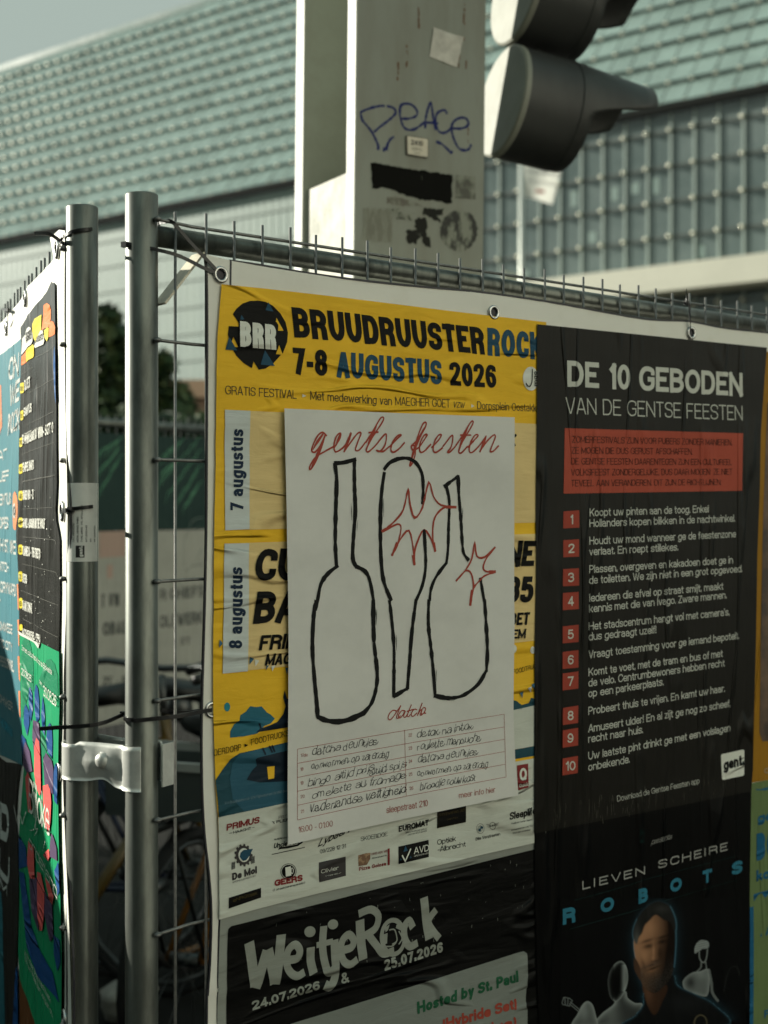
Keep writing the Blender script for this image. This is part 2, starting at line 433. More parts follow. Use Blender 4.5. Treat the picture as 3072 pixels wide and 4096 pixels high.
# ------------------------------------------------------------------ planes of the place
FR = Frame((-.1356, 1.848), (.787, .617), (.617, -.787))            # right banner
FL = Frame((-.4113, 1.775), (-.371, .928), (-.928, -.371))          # left banner
FM = Frame((-.0656, 3.0), (.866, .5), (.5, -.866), lean=.0105)      # front flange of the steel mast
FB = Frame((0, 28), (.782, -.623), (-.623, -.782))                  # hall facade
FF = Frame((-1.15, 6.0), (.573, .819), (.819, -.573))               # far fence
def reliefR(a, z):
    d = .0016*noise.noise(Vector((a*2.4, z*4.5, 1)))
    if a < .46:
        r = 1-abs(noise.noise(Vector((a*3.2+z*1.5, z*19, 5))))*2
        d += .0030*max(0, r-.35)*(.4+.6*abs(noise.noise(Vector((a*5, z*4, 8)))))+.0013*noise.noise(Vector((a*6, z*24, 2)))
    else:
        r = 1-abs(noise.noise(Vector((a*22+z*2, z*2.5, 15))))*2
        d += .0012*max(0, r-.4)
    return d
def reliefL(a, z):
    r = 1-abs(noise.noise(Vector((a*14-z*2.2, z*1.8, 4))))*2
    return .004*noise.noise(Vector((a*4, z*3, 7)))+.003*max(0, r-.45)*(1 if z > 1.45 else .4)
GR = (.02, .011); GL = (.015, .03)

# ------------------------------------------------------------------ materials
M_steel = material('galvanised_steel', (.165, .178, .16), .36, .72, bump=.15, bscale=(70, 70, 18), bdist=.0006, var=.6, vscale=34, vstretch=(1, 1, .22), vlo=.38, vhi=.68)
M_wire = material('wire_steel', (.22, .22, .21), .45, .6, var=.4, vscale=60)
M_clamp = material('zinc_plate', (.66, .67, .63), .40, .35, bump=.1, bscale=(90, 90, 90), bdist=.0005, var=.25, vscale=30)
M_tie = material('black_nylon', (.008, .008, .009), .32, spec=.5)
M_banner = material('white_pvc', (.76, .75, .68), .5, bump=.3, bscale=(40, 40, 30), bdist=.0015, var_col=(.70, .68, .60), vscale=14, vlo=.5, vhi=.8)
M_hem_gap = material('dark_hem_gap', (.012, .012, .02), .5)
M_ring = material('nickel_ring', (.6, .6, .58), .25, 1, var=.3, vscale=60)
M_paint = material('mast_paint', (.335, .355, .30), .5, bump=.12, bscale=(30, 30, 8), var_col=(.28, .29, .235), vscale=6, vlo=.5, vhi=.75)
M_mface = material('mast_front_coat', (.185, .20, .165), .5, bump=.12, bscale=(40, 40, 10), bdist=.001, var_col=(.155, .155, .12), vscale=9, vstretch=(1.6, 1.6, .35), vlo=.42, vhi=.75)  # front face coloured darker than the other mast faces
M_asph = material('asphalt', (.014, .014, .0125), .95, spec=.15, bump=.5, bscale=(60, 60, 60), bdist=.004, var=.4, vscale=3)

# ------------------------------------------------------------------ ground
g = MB(); N = 24
for i in range(N):
    for j in range(N):
        x0, x1 = -150+300*i/N, -150+300*(i+1)/N; y0, y1 = -120+300*j/N, -120+300*(j+1)/N
        g.quad((x0, y0, 0), (x1, y0, 0), (x1, y1, 0), (x0, y1, 0))
tag(g.build('ground', M_asph), kind='structure')

# ------------------------------------------------------------------ the hall behind
hall = empty('exhibition_hall', FB.pos(-3, 0), 'big pale green hall with tiled glass roof and dark glazed facade behind the fence', 'building')
GZ = 8.61; PITCH = math.radians(60)
M_tile = material('glass_roof_tile', (.225, .305, .28), .24, spec=.9, bump=.2, bscale=(3, 3, 3), bdist=.02, var_col=(.165, .225, .205), vscale=.9, vlo=.4, vhi=.65)
M_under = material('roof_batten_dark', (.07, .085, .075), .8)
M_glass = material('facade_glass', (.09, .12, .118), .10, var_col=(.15, .185, .18), vscale=.6, spec=.7)
M_panel = material('translucent_panel', (.28, .36, .325), .5, var_col=(.33, .41, .365), vscale=.7, vstretch=(3, 3, .4))
M_bar = material('pale_mullion', (.31, .37, .345), .4)
M_cream = material('cream_cladding', (.60, .59, .49), .55, var=.08, vscale=1)
M_gutter = material('dark_gutter', (.012, .014, .013), .9, spec=.1)
TW, TH, ROWS = .45, .525, 14
A0, A1 = -19.8, 11.7
sl_ = Vector((0, math.cos(PITCH), math.sin(PITCH)))
def roofp(a, s, lift=0):                                  # s up the slope, lift off it
    back = s*math.cos(PITCH)-lift*math.sin(PITCH); z = GZ+s*math.sin(PITCH)+lift*math.cos(PITCH)
    return FB.pos(a, z, -back)
m = MB(); m.quad(roofp(A0, 0, -.02), roofp(A1, 0, -.02), roofp(A1, TH*ROWS, -.02), roofp(A0, TH*ROWS, -.02)); m.build('roof_deck', M_under, hall)
m = MB(); rnd = random.Random(3)
for r in range(ROWS):
    for k in range(int((A1-A0)/TW)):
        a = A0+k*TW+.012; b = a+TW-.024; l0 = .105+rnd.uniform(-.012, .012); l1 = .015; s0 = r*TH-.06; s1 = (r+1)*TH-.01
        m.add([roofp(a, s0, l0), roofp(b, s0, l0), roofp(b, s1, l1), roofp(a, s1, l1), roofp(a, s0, l0-.015), roofp(b, s0, l0-.015)], [(0, 1, 2, 3), (4, 5, 1, 0)])
tag(m.build('roof_tiles', M_tile, hall), kind='stuff')
m = MB(); rnd = random.Random(5)                           # small steel hooks that hold every tile
for r in range(ROWS):
    for k in range(int((A1-A0)/TW)):
        a = A0+k*TW; p = roofp(a-.03, r*TH-.085, .09); m.obox(p, FB.d*.07, -FB.n*.05, (0, 0, .045))
M_hook = material('steel_hook', (.66, .65, .53), .32, .5); tag(m.build('roof_hooks', M_hook, hall), kind='stuff')
m = MB(); top = roofp(A0, TH*ROWS, 0); m.obox(roofp(A0, TH*ROWS-.1, .05), FB.d*(A1-A0), -FB.n*.3, (0, 0, .16)); m.build('ridge_cap', M_tile, hall)
m = MB(); m.obox(FB.pos(A0, GZ-.16, -.02), FB.d*(A1-A0), FB.n*.2, (0, 0, .14)); m.build('gutter', M_gutter, hall)
# glazed facade right of the mast, pale panels left of it
ASPLIT = FB.inv(1230, 900)[0]
zt = GZ-.17
m = MB(); m.obox(FB.pos(ASPLIT, 3.4, -.3), FB.d*(A1-ASPLIT), FB.n*.3, (0, 0, zt-3.4)); m.build('window_band', M_glass, hall)
m = MB(); m.obox(FB.pos(A0, .02, -.3), FB.d*(ASPLIT-A0-.004), FB.n*.3, (0, 0, zt-.02)); m.build('panel_wall', M_panel, hall)
PH = .62
m = MB(); h = MB(); bl = MB()
k = 0
while ASPLIT+k*TW < A1:
    a = ASPLIT+k*TW; m = MB(); m.obox(FB.pos(a-.02, 3.4, .003), FB.d*.04, FB.n*.03, (0, 0, zt-3.4)); m.build('mullion', M_bar, hall)
    for r in range(8):
        p = FB.pos(a, zt-.30-r*PH, .09); bl.ball(p, .042, 8, 5)
    k += 1
for r in range(8):
    z = zt-.30-r*PH; h.obox(FB.pos(ASPLIT, z-.02, .036), FB.d*(A1-ASPLIT), FB.n*.02, (0, 0, .03))
h.build('glazing_rail', material('rail_shadow_dark', (.05, .058, .05), .5), hall); tag(bl.build('glazing_bolts', M_hook, hall), kind='stuff')  # rails coloured dark for the shadow lines under them
cb = MB(); rnd = random.Random(11)                         # reflections painted as pale patches on the panes
for i in range(34):
    k = rnd.randrange(0, int((A1-ASPLIT)/TW)); r = rnd.randrange(0, 7); a = ASPLIT+k*TW+rnd.uniform(.05, .22); z = zt-.30-r*PH-rnd.uniform(.35, .55)
    cb = MB(); cb.obox(FB.pos(a, z, .003), FB.d*rnd.uniform(.1, .17), FB.n*.004, (0, 0, rnd.uniform(.18, .32))); cb.build('pane_reflection', material('pale_reflection', (.20, .27, .25), .4), hall)
m = MB()
for k in range(1, int((ASPLIT-A0)/.225)):
    a = A0+k*.225; m.obox(FB.pos(a-.008, .3, .003), FB.d*.016, FB.n*.008, (0, 0, zt-.3))
m.build('panel_rib', material('panel_rib', (.30, .375, .35), .5), hall)
m = MB()
for k in range(12): m.obox(FB.pos(A0, zt-.45-k*.62, .013), FB.d*(ASPLIT-A0), FB.n*.012, (0, 0, .07))
m.build('panel_rail', material('panel_rail', (.225, .285, .255), .6), hall)
# cream canopy and ribbed wall below the glazing
aC = FB.inv(*V('E4', 290, 225))[0]
zb1 = FB.inv(*V('E4', 1659, 82), .7)[1]; zb0 = FB.inv(*V('E4', 1659, 240), .7)[1]
m = MB(); m.obox(FB.pos(aC, zb0, .003), FB.d*(A1-aC), FB.n*.7, (0, 0, zb1-zb0)); m.build('canopy', M_cream, hall)
m = MB(); m.obox(FB.pos(ASPLIT, .02, -.3), FB.d*(A1-ASPLIT), FB.n*.302, (0, 0, 3.37))
for k in range(int((A1-ASPLIT)/.18)): m.obox(FB.pos(ASPLIT+k*.18, .02, .003), FB.d*.07, FB.n*.03, (0, 0, 3.36))
m.build('ribbed_wall', M_cream, hall)
za = FB.inv(*V('E4', 130, 185), .9)[1]
aD = FB.inv(*V('E4', 130, 185), .9)[0]; m = MB(); m.obox(FB.pos(aD, za-1.1, .003), FB.d*(aC-aD-.004), FB.n*.75, (0, 0, 1.1)); m.build('canopy_end', M_cream, hall)

# ------------------------------------------------------------------ flag
M_cloth = material('white_cloth', (.80, .80, .74), .8); t_ = M_cloth.node_tree; tr_ = nd(t_, 'ShaderNodeBsdfTranslucent'); tr_.inputs[0].default_value = (.8, .8, .74, 1); mx_ = nd(t_, 'ShaderNodeMixShader'); mx_.inputs[0].default_value = .5
t_.links.new(t_.nodes['Principled BSDF'].outputs[0], mx_.inputs[1]); t_.links.new(tr_.outputs[0], mx_.inputs[2]); t_.links.new(mx_.outputs[0], t_.nodes['Material Output'].inputs[0])
fp = at(*V('FD', 1127, 500), 17.0); fl = empty('flag', (fp.x, fp.y, 0), 'white advertising flag on a thin pale pole in front of the hall', 'flag')
m = MB(); m.tube([(fp.x, fp.y, 0), (fp.x, fp.y, 7.2)], .033, 10); m.build('flag_pole', material('pale_aluminium', (.5, .52, .48), .4, .5), fl)
m = MB(); t = at(*V('FD', 1130, 300), 17.0); cols, rows = 8, 10
tl, tr, br_, bl_ = [at(*V('FD', *p), 17.0) for p in ((1129, 250), (1236, 262), (1194, 441), (1129, 424))]
vs = [tl.lerp(tr, i/cols).lerp(bl_.lerp(br_, i/cols), j/rows)+Vector((0, .025*math.sin(i*.7+j*.25), 0)) for j in range(rows+1) for i in range(cols+1)]
m.add(vs, [(j*9+i, j*9+i+1, j*9+i+10, j*9+i+9) for j in range(rows) for i in range(cols)], 0, True); m.build('flag_cloth', M_cloth, fl)
FG = Frame((fp.x, 16.86), (1, .02), (0, -1)); S = Surf(FG)
a_ = Art(S); a_.text('POMPES', 'FD', (1140, 376), (1212, 384), (1140, 364), .2).text('FESTIVAL', 'FD', (1140, 396), (1206, 404), (1140, 386), .18); a_.build('flag_lettering', material('flag_grey', (.45, .45, .43), .8), fl)
a_ = Art(S); a_.poly('FD', [(1157, 408), (1178, 411), (1176, 418), (1156, 415)]); a_.build('flag_mark', material('flag_red', (.6, .25, .2), .8), fl)

# ------------------------------------------------------------------ trees, hedge, kiosk
M_leafs = [material('leaf_%s' % n_, c, .6, spec=.3) for n_, c in (('dark', (.015, .03, .012)), ('mid', (.04, .072, .024)), ('olive', (.085, .11, .04)))]
M_bark = material('bark', (.05, .04, .03), .9, bump=.5, bscale=(20, 20, 6), bdist=.01)
def tree(name, x, y, blobs, trunk_h, label, cat, seed, n=2600, size=.14):
    rnd = random.Random(seed); t = empty(name, (x, y, 0), label, cat)
    m = MB(); m.tube([(x, y, 0), (x+.05, y, trunk_h*.5), (x, y, trunk_h)], [.13, .1, .06], 9)
    for k in range(7):
        b = blobs[k % len(blobs)]; m.tube([(x, y, trunk_h*.55), (x+b[0]*.5, y+b[1]*.5, (trunk_h+b[2])*.5), (x+b[0], y+b[1], b[2])], [.05, .035, .015], 6)
    m.build('trunk', M_bark, t)
    m = MB()
    for i in range(n):
        b = blobs[rnd.randrange(len(blobs))]; d = Vector((rnd.gauss(0, 1), rnd.gauss(0, 1), rnd.gauss(0, 1))).normalized()*b[3]*(rnd.random()**.45)
        p = Vector((x+b[0], y+b[1], b[2]))+d; u = Vector((rnd.gauss(0, 1), rnd.gauss(0, 1), rnd.gauss(0, .6))).normalized(); v = u.orthogonal().normalized(); s = size*rnd.uniform(.5, 1.2)
        m.add([p-u*s, p+v*s*.45, p+u*s, p-v*s*.45], [(0, 1, 2, 3)], rnd.choice((0, 0, 1, 1, 2)))
    m.build('crown', M_leafs, t); return t
p = at(*V('FD', 222, 900), 14); tree('tree', p.x, p.y, [(0, 0, 2.1, .42), (.05, .1, 2.75, .4), (-.15, 0, 2.5, .45), (.1, -.1, 3.15, .28), (-.3, .2, 2.0, .5), (.02, 0, 3.45, .17), (.3, 0, 2.3, .3)], 2.2, 'dark leafy tree seen between the two steel posts', 'tree', 21, 3400, .095)
p = at(*V('FD', 352, 900), 13); tree('tree', p.x, p.y, [(0, 0, 2.1, .3), (.08, .1, 2.55, .22), (-.1, 0, 2.75, .22), (.12, -.1, 2.35, .22), (-.3, .2, 2.2, .4), (-.02, 0, 2.9, .13)], 2.1, 'small dark tree right of the thicker post, left of the banner', 'tree', 22, 2400, .08)
rnd = random.Random(4); m = MB()
hb = at(*V('FD', 215, 900), 12.2); he = at(*V('FD', 520, 900), 12.2)
for i in range(5200):
    p = hb.lerp(he, rnd.random()); p = Vector((p.x, p.y+rnd.uniform(-.4, .4), rnd.uniform(.05, 1.0)**.7*2.32+rnd.uniform(-.1, .06)))
    u = Vector((rnd.gauss(0, 1), rnd.gauss(0, 1), rnd.gauss(0, .6))).normalized(); v = u.orthogonal().normalized(); s = .12*rnd.uniform(.5, 1.2)
    m.add([p-u*s, p+v*s*.5, p+u*s, p-v*s*.5], [(0, 1, 2, 3)], rnd.choice((0, 0, 0, 1)))
m.obox((hb.x, hb.y-.25, 0), (he.x-hb.x, 0, 0), (0, .5, 0), (0, 0, 2.0), 0)
tag(m.build('hedge', M_leafs), 'dark clipped hedge behind the far fence with the banners', 'hedge')
p = at(*V('FD', 378, 832), 19); q = at(*V('FD', 470, 832), 19); kk = empty('kiosk', (p.x, 19.5, 0), 'small sunlit salmon coloured kiosk roof above the hedge', 'kiosk')
m = MB(); m.obox((p.x-.3, 19, 0), (1.8, 0, 0), (0, 1.6, 0), (0, 0, 3.06)); m.build('wall', material('kiosk_wall', (.40, .27, .19), .7, var=.2, vscale=2), kk)
m = MB(); m.obox((p.x-.5, 18.8, 3.06), (2.2, 0, 0), (0, 2.0, 0), (0, 0, .24)); m.build('roof', material('kiosk_roof', (.72, .45, .30), .6), kk)

# added, unseen: houses bounce sun onto the fence, sunward trees shade its foot
M_stucco = material('pale_stucco', (.80, .79, .72), .8, var=.12, vscale=2); M_pane = material('house_pane', (.04, .05, .055), .15); M_sill = material('stone_sill', (.45, .43, .38), .8); M_slate = material('slate', (.06, .06, .065), .7)
hx, hy_ = Vector((.866, .5, 0)), Vector((-.5, .866, 0))
for i, (x0, wd_, hh, fl_) in enumerate(((0, 9.5, 12, 4), (9.52, 10, 13, 4), (19.54, 12, 12.4, 4))):
    o_ = Vector((2.2, -10.5, 0))+hx*x0
    b = empty('unseen_fill_house', o_+hx*wd_/2, ('unseen pale house added behind the viewer to bounce light, left of the tallest', 'tallest unseen pale house added behind the viewer to bounce light', 'wide unseen house added behind the viewer to bounce light, right of the tallest')[i], 'house')
    def Q(a, d, z): return o_+hx*a+hy_*d+Vector((0, 0, z))
    m = MB(); m.obox(Q(0, -8, 0), hx*wd_, hy_*8, (0, 0, hh)); m.build('wall', M_stucco, b)
    m = MB(); m.add([Q(-.01, .2, hh), Q(wd_, .2, hh), Q(wd_, -4, hh+3), Q(-.01, -4, hh+3), Q(-.01, -8.2, hh), Q(wd_, -8.2, hh)], [(0, 1, 2, 3), (3, 2, 5, 4), (0, 3, 4), (1, 5, 2), (0, 4, 5, 1)]); m.build('roof', M_slate, b)
    for f_ in range(fl_):
        for k in range(int(wd_/2.4)):
            xw = .9+k*2.4; zw = .9+f_*3.0
            m = MB(); m.obox(Q(xw, .002, zw), hx*1.1, hy_*.03, (0, 0, 1.6)); wo = m.build('window', M_pane, b)
            m = MB(); m.obox(Q(xw-.1, .002, zw-.12), hx*1.3, hy_*.12, (0, 0, .115)); m.build('sill', M_sill, wo)
for i, (x_, y_) in enumerate(((-1.5, -7.5), (-5.5, -7), (-9.5, -5.5))):
    tree('garden_tree', x_, y_, [(0, 0, 3.5, 1.9), (1.0, .3, 5.0, 1.8), (-1.0, -.3, 5.2, 1.8), (0, 0, 6.8, 1.6), (.5, 0, 1.9, 1.7), (-.6, 0, 1.6, 1.7)], 3.2, ('dark tree behind the viewer, next to the houses', 'dark tree behind the viewer, middle one', 'dark tree behind the viewer, farthest from the houses')[i], 'tree', 60+i, 3200, .3)
sh_ = Vector((SUN_DIR.x, SUN_DIR.y, 0)).normalized(); shp = Vector((-sh_.y, sh_.x, 0))
for i, (al, dd, hs) in enumerate(((-3.4, 15, 0), (-.6, 14.5, .1), (2.4, 15.5, -.1), (5.6, 15.2, .1))):  # unseen trees added as blockers that dim the low sun
    q = sh_*dd+shp*al
    tree('unseen_shade_tree', q.x, q.y, [(0, 0, 3.3+hs, 1.5), (.9, .5, 3.4+hs, 1.3), (-.9, -.4, 3.5+hs, 1.3), (.2, -1.0, 3.0, 1.3), (-.2, 1.0, 3.0, 1.3), (0, 0, 4.3+hs, 1.0), (0, .6, 2.2, 1.3), (0, -.6, 2.0, 1.3)], 2.6, ('unseen tree added to shade the lower fence, nearest the hall', 'second unseen tree added to shade the lower fence', 'third unseen tree added to shade the lower fence', 'unseen tree added to shade the lower fence, nearest the houses')[i], 'tree', 40+i, 2600, .3)

def TP(q, s_, z): p = sh_*s_+shp*q; p.z = z; return p
tr0 = TP(-2.3, 4.0, 0); trl = empty('shadow_trailer', tr0, 'unseen tarpaulin trailer added left of the fence to shadow the left posters', 'trailer')
pf = [(-1.25, .55), (-1.25, 1.70), (-2.62, 2.05), (-3.35, 2.05), (-3.35, .55)]  # added blocker out of view, sloped to cast the left posters' shadow edge
m = MB(); m.add([TP(q, 3.3, z) for q, z in pf]+[TP(q, 4.7, z) for q, z in pf], [(0, 1, 2, 3, 4), (9, 8, 7, 6, 5)]+[(k, 5+k, 5+(k+1) % 5, (k+1) % 5) for k in range(5)]); m.build('cover', material('tarp_grey', (.12, .13, .13), .6, bump=.5, bscale=(6, 6, 6), bdist=.02), trl)
m = MB(); m.obox(TP(-1.2, 3.28, .42), shp*-2.2, sh_*1.44, (0, 0, .125)); m.obox(TP(-1.2, 3.96, .44), shp*1.1, sh_*.08, (0, 0, .08)); m.build('chassis', material('trailer_frame', (.2, .2, .2), .5, .6), trl)
for s__ in (3.22, 4.78):
    m = MB(); m.tube([TP(-2.3+.24*math.cos(k*.3927), s__, .30+.24*math.sin(k*.3927)) for k in range(16)], .06, 10, closed=True); wo = m.build('wheel', material('tyre', (.012, .012, .012), .8), trl)
    m = MB(); m.tube([TP(-2.3, s__-.05, .30), TP(-2.3, s__+.05, .30)], .19, 18); m.build('rim', M_bar, wo)

# ------------------------------------------------------------------ fence builder
def lcyl(r, z0, z1, n=10):
    m = MB(); m.tube([(0, 0, z0), (0, 0, z1)], r, n); return m
def fence(fr, label, posts, post_r, post_top, rail_z, rail_r, rail_off, wires, wire_z, wire_off, hz, hz_off, hz_a, brace=None, post_off=-.02, group='mobile fence panels'):
    b = fr.pos(posts[0], 0, post_off); f = empty('mobile_fence', b, label, 'fence', group)
    for a in posts:
        p = fr.pos(a, 0, post_off); m = MB(); n = 28; r = post_r
        zs = post_top
        vs = []; fs = []
        for (rr, z) in ((r, .02), (r, zs-.0012), (r-.0007, zs), (r-.0022, zs), (r-.003, zs-.05)):
            for k in range(n): vs.append((p.x+rr*math.cos(2*math.pi*k/n), p.y+rr*math.sin(2*math.pi*k/n), z))
        for i in range(4):
            for k in range(n): fs.append((i*n+k, i*n+(k+1) % n, (i+1)*n+(k+1) % n, (i+1)*n+k))
        m.add(vs, fs, 0, True); m.add([vs[4*n+k] for k in range(n)], [tuple(range(n))], 0); m.build('post', M_steel, f)
    zr = rail_z if isinstance(rail_z, (list, tuple)) else (rail_z, rail_z)
    m = MB(); m.tube([fr.pos(posts[0]+post_r*.8, zr[0], rail_off), fr.pos(posts[-1], zr[1], rail_off)], rail_r, 20); m.build('top_rail', M_steel, f)
    me = None
    for a in wires:
        t = (a-posts[0])/(posts[-1]-posts[0]); p = fr.pos(a, 0, wire_off); dz = (zr[1]-zr[0])*t
        if me is None: me = lcyl(.0019, .1, wire_z, 8).mesh('wire', M_wire)
        o = mk('vertical_wire', me, f); o.matrix_parent_inverse = Matrix.Translation(-BASES[f]); rr = math.sin(a*91)*.0025
        o.location = (p.x+rr*.3, p.y, dz+rr)
    for z in hz:
        zz = z if isinstance(z, tuple) else (z, z)
        m = MB(); m.tube([fr.pos(hz_a[0], zz[0], hz_off+.012), fr.pos(hz_a[0]+.03, zz[0]+(zz[1]-zz[0])*.02, hz_off+.006), fr.pos(hz_a[0]+.06, zz[0]+(zz[1]-zz[0])*.05, hz_off), fr.pos(hz_a[1], zz[1], hz_off)], .0022, 8); m.ball(fr.pos(hz_a[0]+.004, zz[0], hz_off+.0115), (.0055, .0055, .0036), 8, 6); m.build('horizontal_wire', M_wire, f)
    return f
# right panel
RP = FR.inv(*V('FD', 306, 1100), -.02)[0]; zR = FR.inv(*V('FD', 306, 414), -.005)[1]
zr0 = FR.inv(*V('FD', 345, 511), -.02)[1]; a345 = FR.inv(*V('FD', 345, 511), -.02)[0]; zr1 = FR.inv(*V('FD', 1655, 706), -.02)[1]; a1655 = FR.inv(*V('FD', 1655, 706), -.02)[0]
AEND = 1.5
def railz(a): return zr0+(zr1-zr0)*(a-a345)/(a1655-a345)
wa0 = FR.inv(*V('FD', 380, 600), -.004)[0]; wa9 = FR.inv(*V('FD', 897, 600), -.004)[0]; ws = (wa9-wa0)/9
wt = FR.inv(*V('FD', 441, 463), -.004)[1]
WR = []
k = 0
while wa0+k*ws < AEND-.03: WR.append(wa0+k*ws); k += 1
hzR = []
for y0, y1 in ((474, 497), (735, 747), (993, 996), (1256, 1247), (1513, 1497), (1771, 1747), (2018, 1985)):
    z0 = FR.inv(*V('FD', 320, y0), -.006)[1]; z1 = FR.inv(*V('FD', 440, y1), -.006)[1]; a0 = FR.inv(*V('FD', 320, y0))[0]; a1 = FR.inv(*V('FD', 440, y1))[0]
    if y0 == 474: hzR.append((z0, railz(AEND)+.021))
    else: hzR.append((z0, z0+(z1-z0)*2))
for k in range(3): hzR.append((hzR[-1][0]-.158, hzR[-1][0]-.158))
fpR = fence(FR, 'mobile fence panel with the taller steel post and spiked top rail, right of the gap', [RP, AEND], .0208, zR, (railz(RP), railz(AEND)), .0138, -.0215, WR, wt, -.0045, hzR, -.0085, (RP+.006, AEND))
m = MB()                                                  # diagonal strap between post and rail
q0, q1, q2, q3 = [FR.inv(*V('A3', *p), -.02) for p in ((1175, 795), (1445, 500), (0, 0), (0, 0))]
pA, pB = FR.pos(q0[0], q0[1]-.012, -.02), FR.pos(q1[0]+.004, q1[1]+.002, -.02)
m.strap([pA, pB], .032, .003, up=FR.n); m.build('brace', material('brace_steel', (.62, .58, .46), .5, .15, var=.3, vscale=40), fpR)
# left panel
PLc = at(*V('FD', 177.5, 1100), 1.788); PL = (PLc.x, PLc.y)
LPa = (Vector((PL[0], PL[1], 0))-FL.O).dot(FL.d); LPo = (Vector((PL[0], PL[1], 0))-FL.O).dot(FL.n)
zL = 1.58+(HY-440*1.8517)/FO*1.768
zl0 = zL-.075
WL = [.06+k*.0475 for k in range(28)]
hzL = [zl0+.02]+[1.58+(HY-y*1.8517)/FO*1.788 for y in (745, 995, 1250, 1505, 1760, 2003)]+[.9, .74]
fpL = fence(FL, 'mobile fence panel with the lower steel post, left of the gap', [LPa, 1.5], .0206, zL, zl0, .0138, LPo-.002, WL, zl0+.05, LPo+.014, hzL, LPo+.012, (LPa+.002, 1.5), post_off=LPo)

# ------------------------------------------------------------------ banners
def ring(parent, fr, a, z, off, R=.0088, r=.0028, squash=1):
    m = MB(); pts = []
    for k in range(24):
        t = 2*math.pi*k/24; pts.append(fr.pos(a+R*math.cos(t), z+R*math.sin(t), off+.0014))
    m.tube(pts, r, 8, closed=True); m.add([fr.pos(a+(R-.001)*math.cos(2*math.pi*k/20), z+(R-.001)*math.sin(2*math.pi*k/20), off+.0004) for k in range(20)], [tuple(range(20))], 1)
    return m.build('eyelet', [M_ring, M_hem_gap], parent)
SR = Surf(FR, 0, reliefR, GR); SL = Surf(FL, 0, reliefL, GL)
ledge = [('FD', 443, 549), ('FD', 447, 600), ('FD', 448, 735), ('FD', 447, 1000), ('FD', 446, 1150), ('FD', 443, 1300), ('FD', 438, 1474), ('FD', 436, 1570), ('FD', 437, 1700), ('FD', 442, 1800), ('FD', 452, 1890), ('FD', 457, 1975), ('FD', 454, 2080), ('FD', 449, 2150), ('FD', 447, 2212), ('FD', 445, 2420)]
def topR(a):                                              # top edge of the right banner, tied up at its eyelets
    z0 = FR.inv(*V('A4', 120, 46))[1]; a0 = FR.inv(*V('A4', 120, 46))[0]; z1 = FR.inv(*V('E4', 1659, 553))[1]; a1 = FR.inv(*V('E4', 1659, 553))[0]
    z = z0+(z1-z0)*(a-a0)/(a1-a0); at_ = FR.inv(*V('E4', 1210, 500))[0]
    return z+.007*math.exp(-((a-at_)/.07)**2)-.004*math.sin((a-a0)*9)*(a > a0)
bR = Art(SR, 0); out = [SR.pt(*p) for p in ledge]
bot = .42; out[-1] = Vector((out[-1].x, bot)); out += [Vector((1.42, bot))]; top_ = [Vector((1.42-(1.42-out[0].x)*k/40, 0)) for k in range(41)]
for t in top_[:-1]: t.y = topR(t.x); out.append(t)
bR._add(out, [range(len(out))])
banR = bR.build('banner', M_banner); tag(banR, 'white tarpaulin banner covered with yellow and black posters on the right fence panel', 'banner', 'tarpaulin banners on the fence')
hm = MB()
hp = [FR.pos(v.x-.001, v.y, .0005) for v in out[:len(ledge)]]; hp = catmull(hp, 3); hm.strap(hp, .0022, .004, up=FR.d)
hq = [FR.pos(t.x, t.y+.0012, -.001) for t in top_]; hm.strap(hq, .0028, .004); hm.build('hem_gap_strip', M_hem_gap, banR)
for v, x, y in (('A3', 1620, 645), ('E4', 103, 425), ('E4', 1218, 542), ('C6', 1290, 385)):
    a, z = FR.inv(*V(v, x, y)); ring(banR, FR, a, z, reliefR(a, z)+(.0004 if v != 'C6' else -.0012))
bL = Art(SL, 0)
ztl = FL.inv(*V('A3', 400, 400))[1]; zfar = FL.inv(*V('A3', 30, 980))[1]
aT = FL.inv(*V('A3', 200, 745))[0]; zT = FL.inv(*V('A3', 200, 745))[1]
redge = [('A3', 484, 318), ('A3', 487, 800), ('A3', 489, 1500), ('A7', 505, 300), ('A7', 495, 700), ('A7', 470, 1500), ('A8', 470, 50), ('A8', 468, 400), ('A8', 485, 800), ('A8', 515, 1500), ('A8', 530, 2200), ('A8', 530, 2500)]
out = [SL.pt(*p) for p in redge]; out[-1] = Vector((out[-1].x, .42)); out += [Vector((1.42, .42)), Vector((1.42, zfar)), Vector((.75, zfar)), Vector((.5, zfar+.004)), Vector((aT, zT)), Vector((.12, zT-.002)), Vector(FL.inv(*V('A3', 385, 450))), Vector(FL.inv(*V('A3', 368, 372))), Vector(FL.inv(*V('A3', 440, 312)))]
bL._add(out, [range(len(out))])
banL = bL.build('banner', M_banner); tag(banL, 'sunlit white tarpaulin banner with blue, black and green posters on the left fence panel', 'banner', 'tarpaulin banners on the fence')
hm = MB(); hm.strap(catmull([FL.pos(v.x-.0002, v.y, -.003) for v in out[:len(redge)]], 4), .0025, .0025, up=FL.d); hm.build('hem_gap_strip', M_hem_gap, banL)  # dark strip painted where a shaded gap runs beside the post
for v, x, y in (('A3', 440, 455), ('A3', 200, 820), ('A3', 57, 1040), ('A7', 470, 268), ('A8', 453, 345), ('A8', 485, 2170)):
    a, z = FL.inv(*V(v, x, y)); ring(banL, FL, a, z, reliefL(a, z)+.0006, .011, .003)

